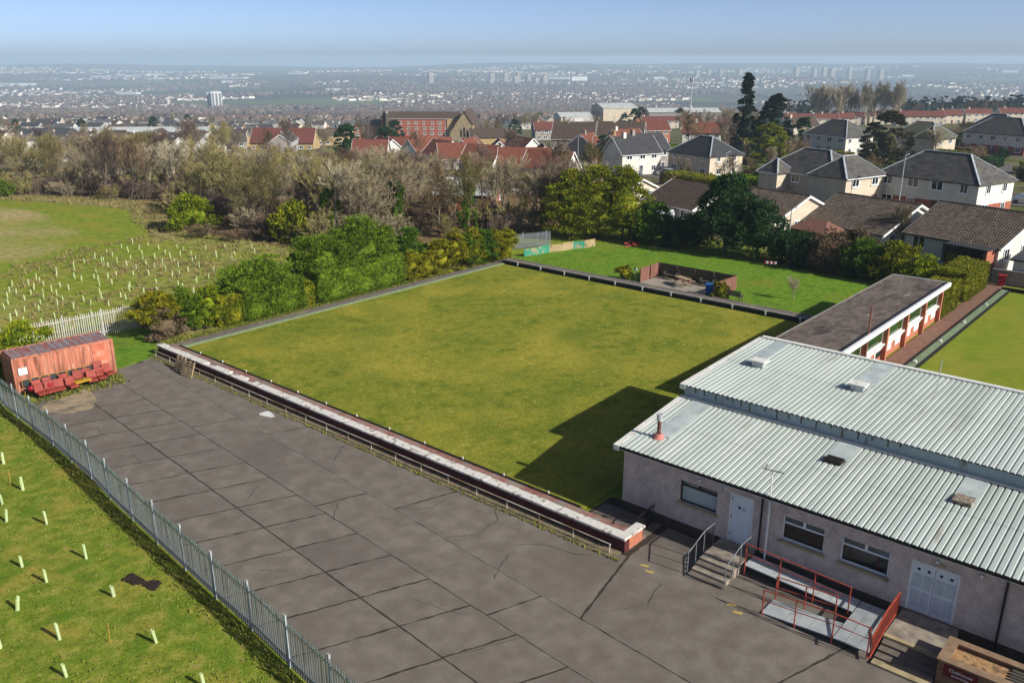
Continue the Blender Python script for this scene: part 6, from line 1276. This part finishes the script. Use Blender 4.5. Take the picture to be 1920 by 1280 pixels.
while cnt < 7000:
    x, y, d = polar(1150, 8500, -37, 37)
    if patch(x, y, 520, 1.1)+.4*patch(x, y, 170, .6) < .22 - (.12 if d < 2000 else 0): continue
    z = g1(x, y)-.3; L_ = (8+10*nr.rand())*(1+d/9000); D_ = 8*(1+d/9000); h_ = 5.5*(1+d/12000); a = R(YAW-90+nr.choice([0, 25, 90, -30])+nr.randn()*8); ca_, sa_ = math.cos(a), math.sin(a)
    def w2(u, v, zz): return (x+u*ca_-v*sa_, y+u*sa_+v*ca_, z+zz)
    o = len(VW.v); VW.v += [w2(u, v, zz) for zz in (0, h_) for u, v in ((-L_/2, -D_/2), (L_/2, -D_/2), (L_/2, D_/2), (-L_/2, D_/2))]+[w2(-L_/2, 0, h_*1.5), w2(L_/2, 0, h_*1.5)]
    VW.f += [tuple(o+i for i in q) for q in ((0, 1, 5, 4), (1, 2, 6, 5), (2, 3, 7, 6), (3, 0, 4, 7), (4, 7, 8), (5, 9, 6))]
    o = len(VR.v); e = .4; VR.v += [w2(u, v, zz) for u, v, zz in ((-L_/2-e, -D_/2-e, h_-.2), (L_/2+e, -D_/2-e, h_-.2), (L_/2+e, 0, h_*1.5+.1), (-L_/2-e, 0, h_*1.5+.1), (L_/2+e, D_/2+e, h_-.2), (-L_/2-e, D_/2+e, h_-.2))]
    VR.f += [(o, o+1, o+2, o+3), (o+3, o+2, o+4, o+5)]; cnt += 1
o = link('valley_houses', VW.mesh('valley_houses', M('valley_walls', ['#c4beb2', '#dcd6cc', '#a89886'], .01, .95, island=.3))); o['kind'] = 'stuff'; o['label'] = 'walls of the countless distant town houses'
o = link('valley_roofs', VR.mesh('valley_roofs', M('valley_roofing', ['#4a4440', '#5e4a40', '#3f4044'], .01, .9, island=.3))); o['kind'] = 'stuff'; o['label'] = 'roofs of the countless distant town houses'
def at_px(d, l): return d*HX+l*HY, d*HY-l*HX
m_twr = M('tower_render', ['#a89f90', '#bab2a4'], .05, .9); m_twrd = M('tower_bands', ['#6b6a68', '#7a7876'], .05, .8)
def tower(label, d, l, w_, dp, h_, rot, mat=None, cat='tower block'):
    x, y = at_px(d, l); t = thing('tower_block', label, cat, (x, y, g1(x, y)-2), R(rot), 'distant tower blocks'); mb = MB(); mb.box(-w_/2, w_/2, -dp/2, dp/2, 0, h_); part('wall', mb, mat or m_twr, t, False)
    mb = MB()
    for k in range(3): u = -w_/2+w_*(k+.5)/3; mb.box(u-w_*.1, u+w_*.1, -dp/2-.3, -dp/2-.05, 3, h_-3)
    part('window_strip', mb, m_twrd, t, False); mb = MB(); mb.box(-w_*.25, w_*.25, -dp*.25, dp*.25, h_+.01, h_+4); part('roof_house', mb, m_twrd, t, False)
for k, (d, px, w_, h_) in enumerate([(4300, 808, 24, 56), (4600, 922, 24, 46), (4700, 948, 22, 46), (4400, 967, 20, 40), (4800, 972, 20, 52), (4600, 991, 22, 44), (4350, 1006, 20, 34), (4400, 1021, 26, 44), (5400, 1306, 26, 38), (5500, 1328, 24, 40), (5500, 1350, 26, 42), (5300, 1386, 30, 48), (5200, 1491, 26, 60), (5400, 1525, 28, 56), (5500, 1543, 26, 64), (5400, 1558, 30, 56), (5500, 1591, 26, 64), (5400, 1625, 26, 64), (5500, 1649, 30, 60)]):
    l = (px-960)/1613*(d*.95+.31*130); tower('distant tower block number '[:21]+', '+['lone tower left of the centre cluster', 'first of the centre cluster', 'second of the centre cluster', 'third of the centre cluster', 'fourth of the centre cluster', 'fifth of the centre cluster', 'sixth of the centre cluster', 'last of the centre cluster', 'first of the group left of the spruce', 'second of the group left of the spruce', 'third of the group left of the spruce', 'just left of the spruce tip', 'first right of the spruce', 'second right of the spruce', 'third right of the spruce', 'fourth right of the spruce', 'fifth right of the spruce', 'sixth right of the spruce', 'last right of the spruce'][k], d, l, w_, w_*.8, h_, -20)
m_twhite = M('tower_white', ['#d4d6d6', '#e0e2e2'], .05, .6)
d = 2350; tower('white tower block in the valley at left', d, (408-960)/1613*(d*.95+40), 26, 24, 44, -30, m_twhite); tower('pale blue-grey tower block beside the white one at left', d+20, (393-960)/1613*(d*.95+40), 22, 24, 42, -30, M('tower_grey', ['#9fb0b8', '#b0bec4'], .05, .6))
for k, (d, px, L_, D_, h_) in enumerate([(4900, 30, 190, 60, 12), (6200, 190, 130, 50, 12), (6600, 250, 260, 60, 12), (7000, 290, 130, 60, 12), (5600, 430, 240, 60, 10), (5000, 440, 130, 50, 10), (6400, 560, 120, 60, 12), (3800, 240, 90, 40, 9), (3700, 640, 120, 40, 9), (5000, 1085, 90, 40, 22), (4700, 1215, 120, 50, 10), (4900, 1235, 60, 50, 22), (5200, 1050, 120, 60, 16), (6500, 1700, 90, 50, 12), (6900, 1890, 120, 60, 14)]):
    l = (px-960)/1613*(d*.95+40); x, y = at_px(d, l); t = thing('distant_shed', 'long pale industrial shed far off in the valley, '+['at the left edge', 'in the upper left', 'longest in the upper left', 'right of the longest upper left one', 'above the white tower', 'right of the white tower', 'left of the lone tower', 'left of the white tower', 'below the lone tower', 'in the centre cluster', 'right of the centre cluster', 'taller one right of the centre cluster', 'behind the centre cluster', 'right of the tower group', 'at the right edge'][k], 'shed', (x, y, g1(x, y)-1), R(YAW-90+random.uniform(-15, 15)), 'distant industrial sheds')
    mb = MB(); mb.box(-L_/2, L_/2, -D_/2, D_/2, 0, h_); part('wall', mb, m_twhite, t, False); mb = MB(); mb.box(-L_/2-1, L_/2+1, -D_/2-1, D_/2+1, h_+.05, h_+1.5); part('roof', mb, ROOF['metal'], t, False)
# ------------------------------------------------------------------ haze
lowest = min(v.co.z for v in bpy.data.objects['ground'].data.vertices)
mb = MB(); mb.box(-20100, 20100, -20100, 20100, lowest-1, 33)
hz = link('haze', mb.mesh('haze', None)); hz['kind'] = 'stuff'; hz['label'] = 'thin blue haze over the valley'
hm = bpy.data.materials.new('haze'); hm.use_nodes = True; n_ = hm.node_tree.nodes; n_.clear(); ou = n_.new('ShaderNodeOutputMaterial'); pvn = n_.new('ShaderNodeVolumePrincipled')
pvn.inputs['Color'].default_value = (.62, .82, 1, 1); pvn.inputs['Density'].default_value = 1.7e-4; pvn.inputs['Anisotropy'].default_value = .0
hm.node_tree.links.new(pvn.outputs[0], ou.inputs['Volume']); hz.data.materials.append(hm)
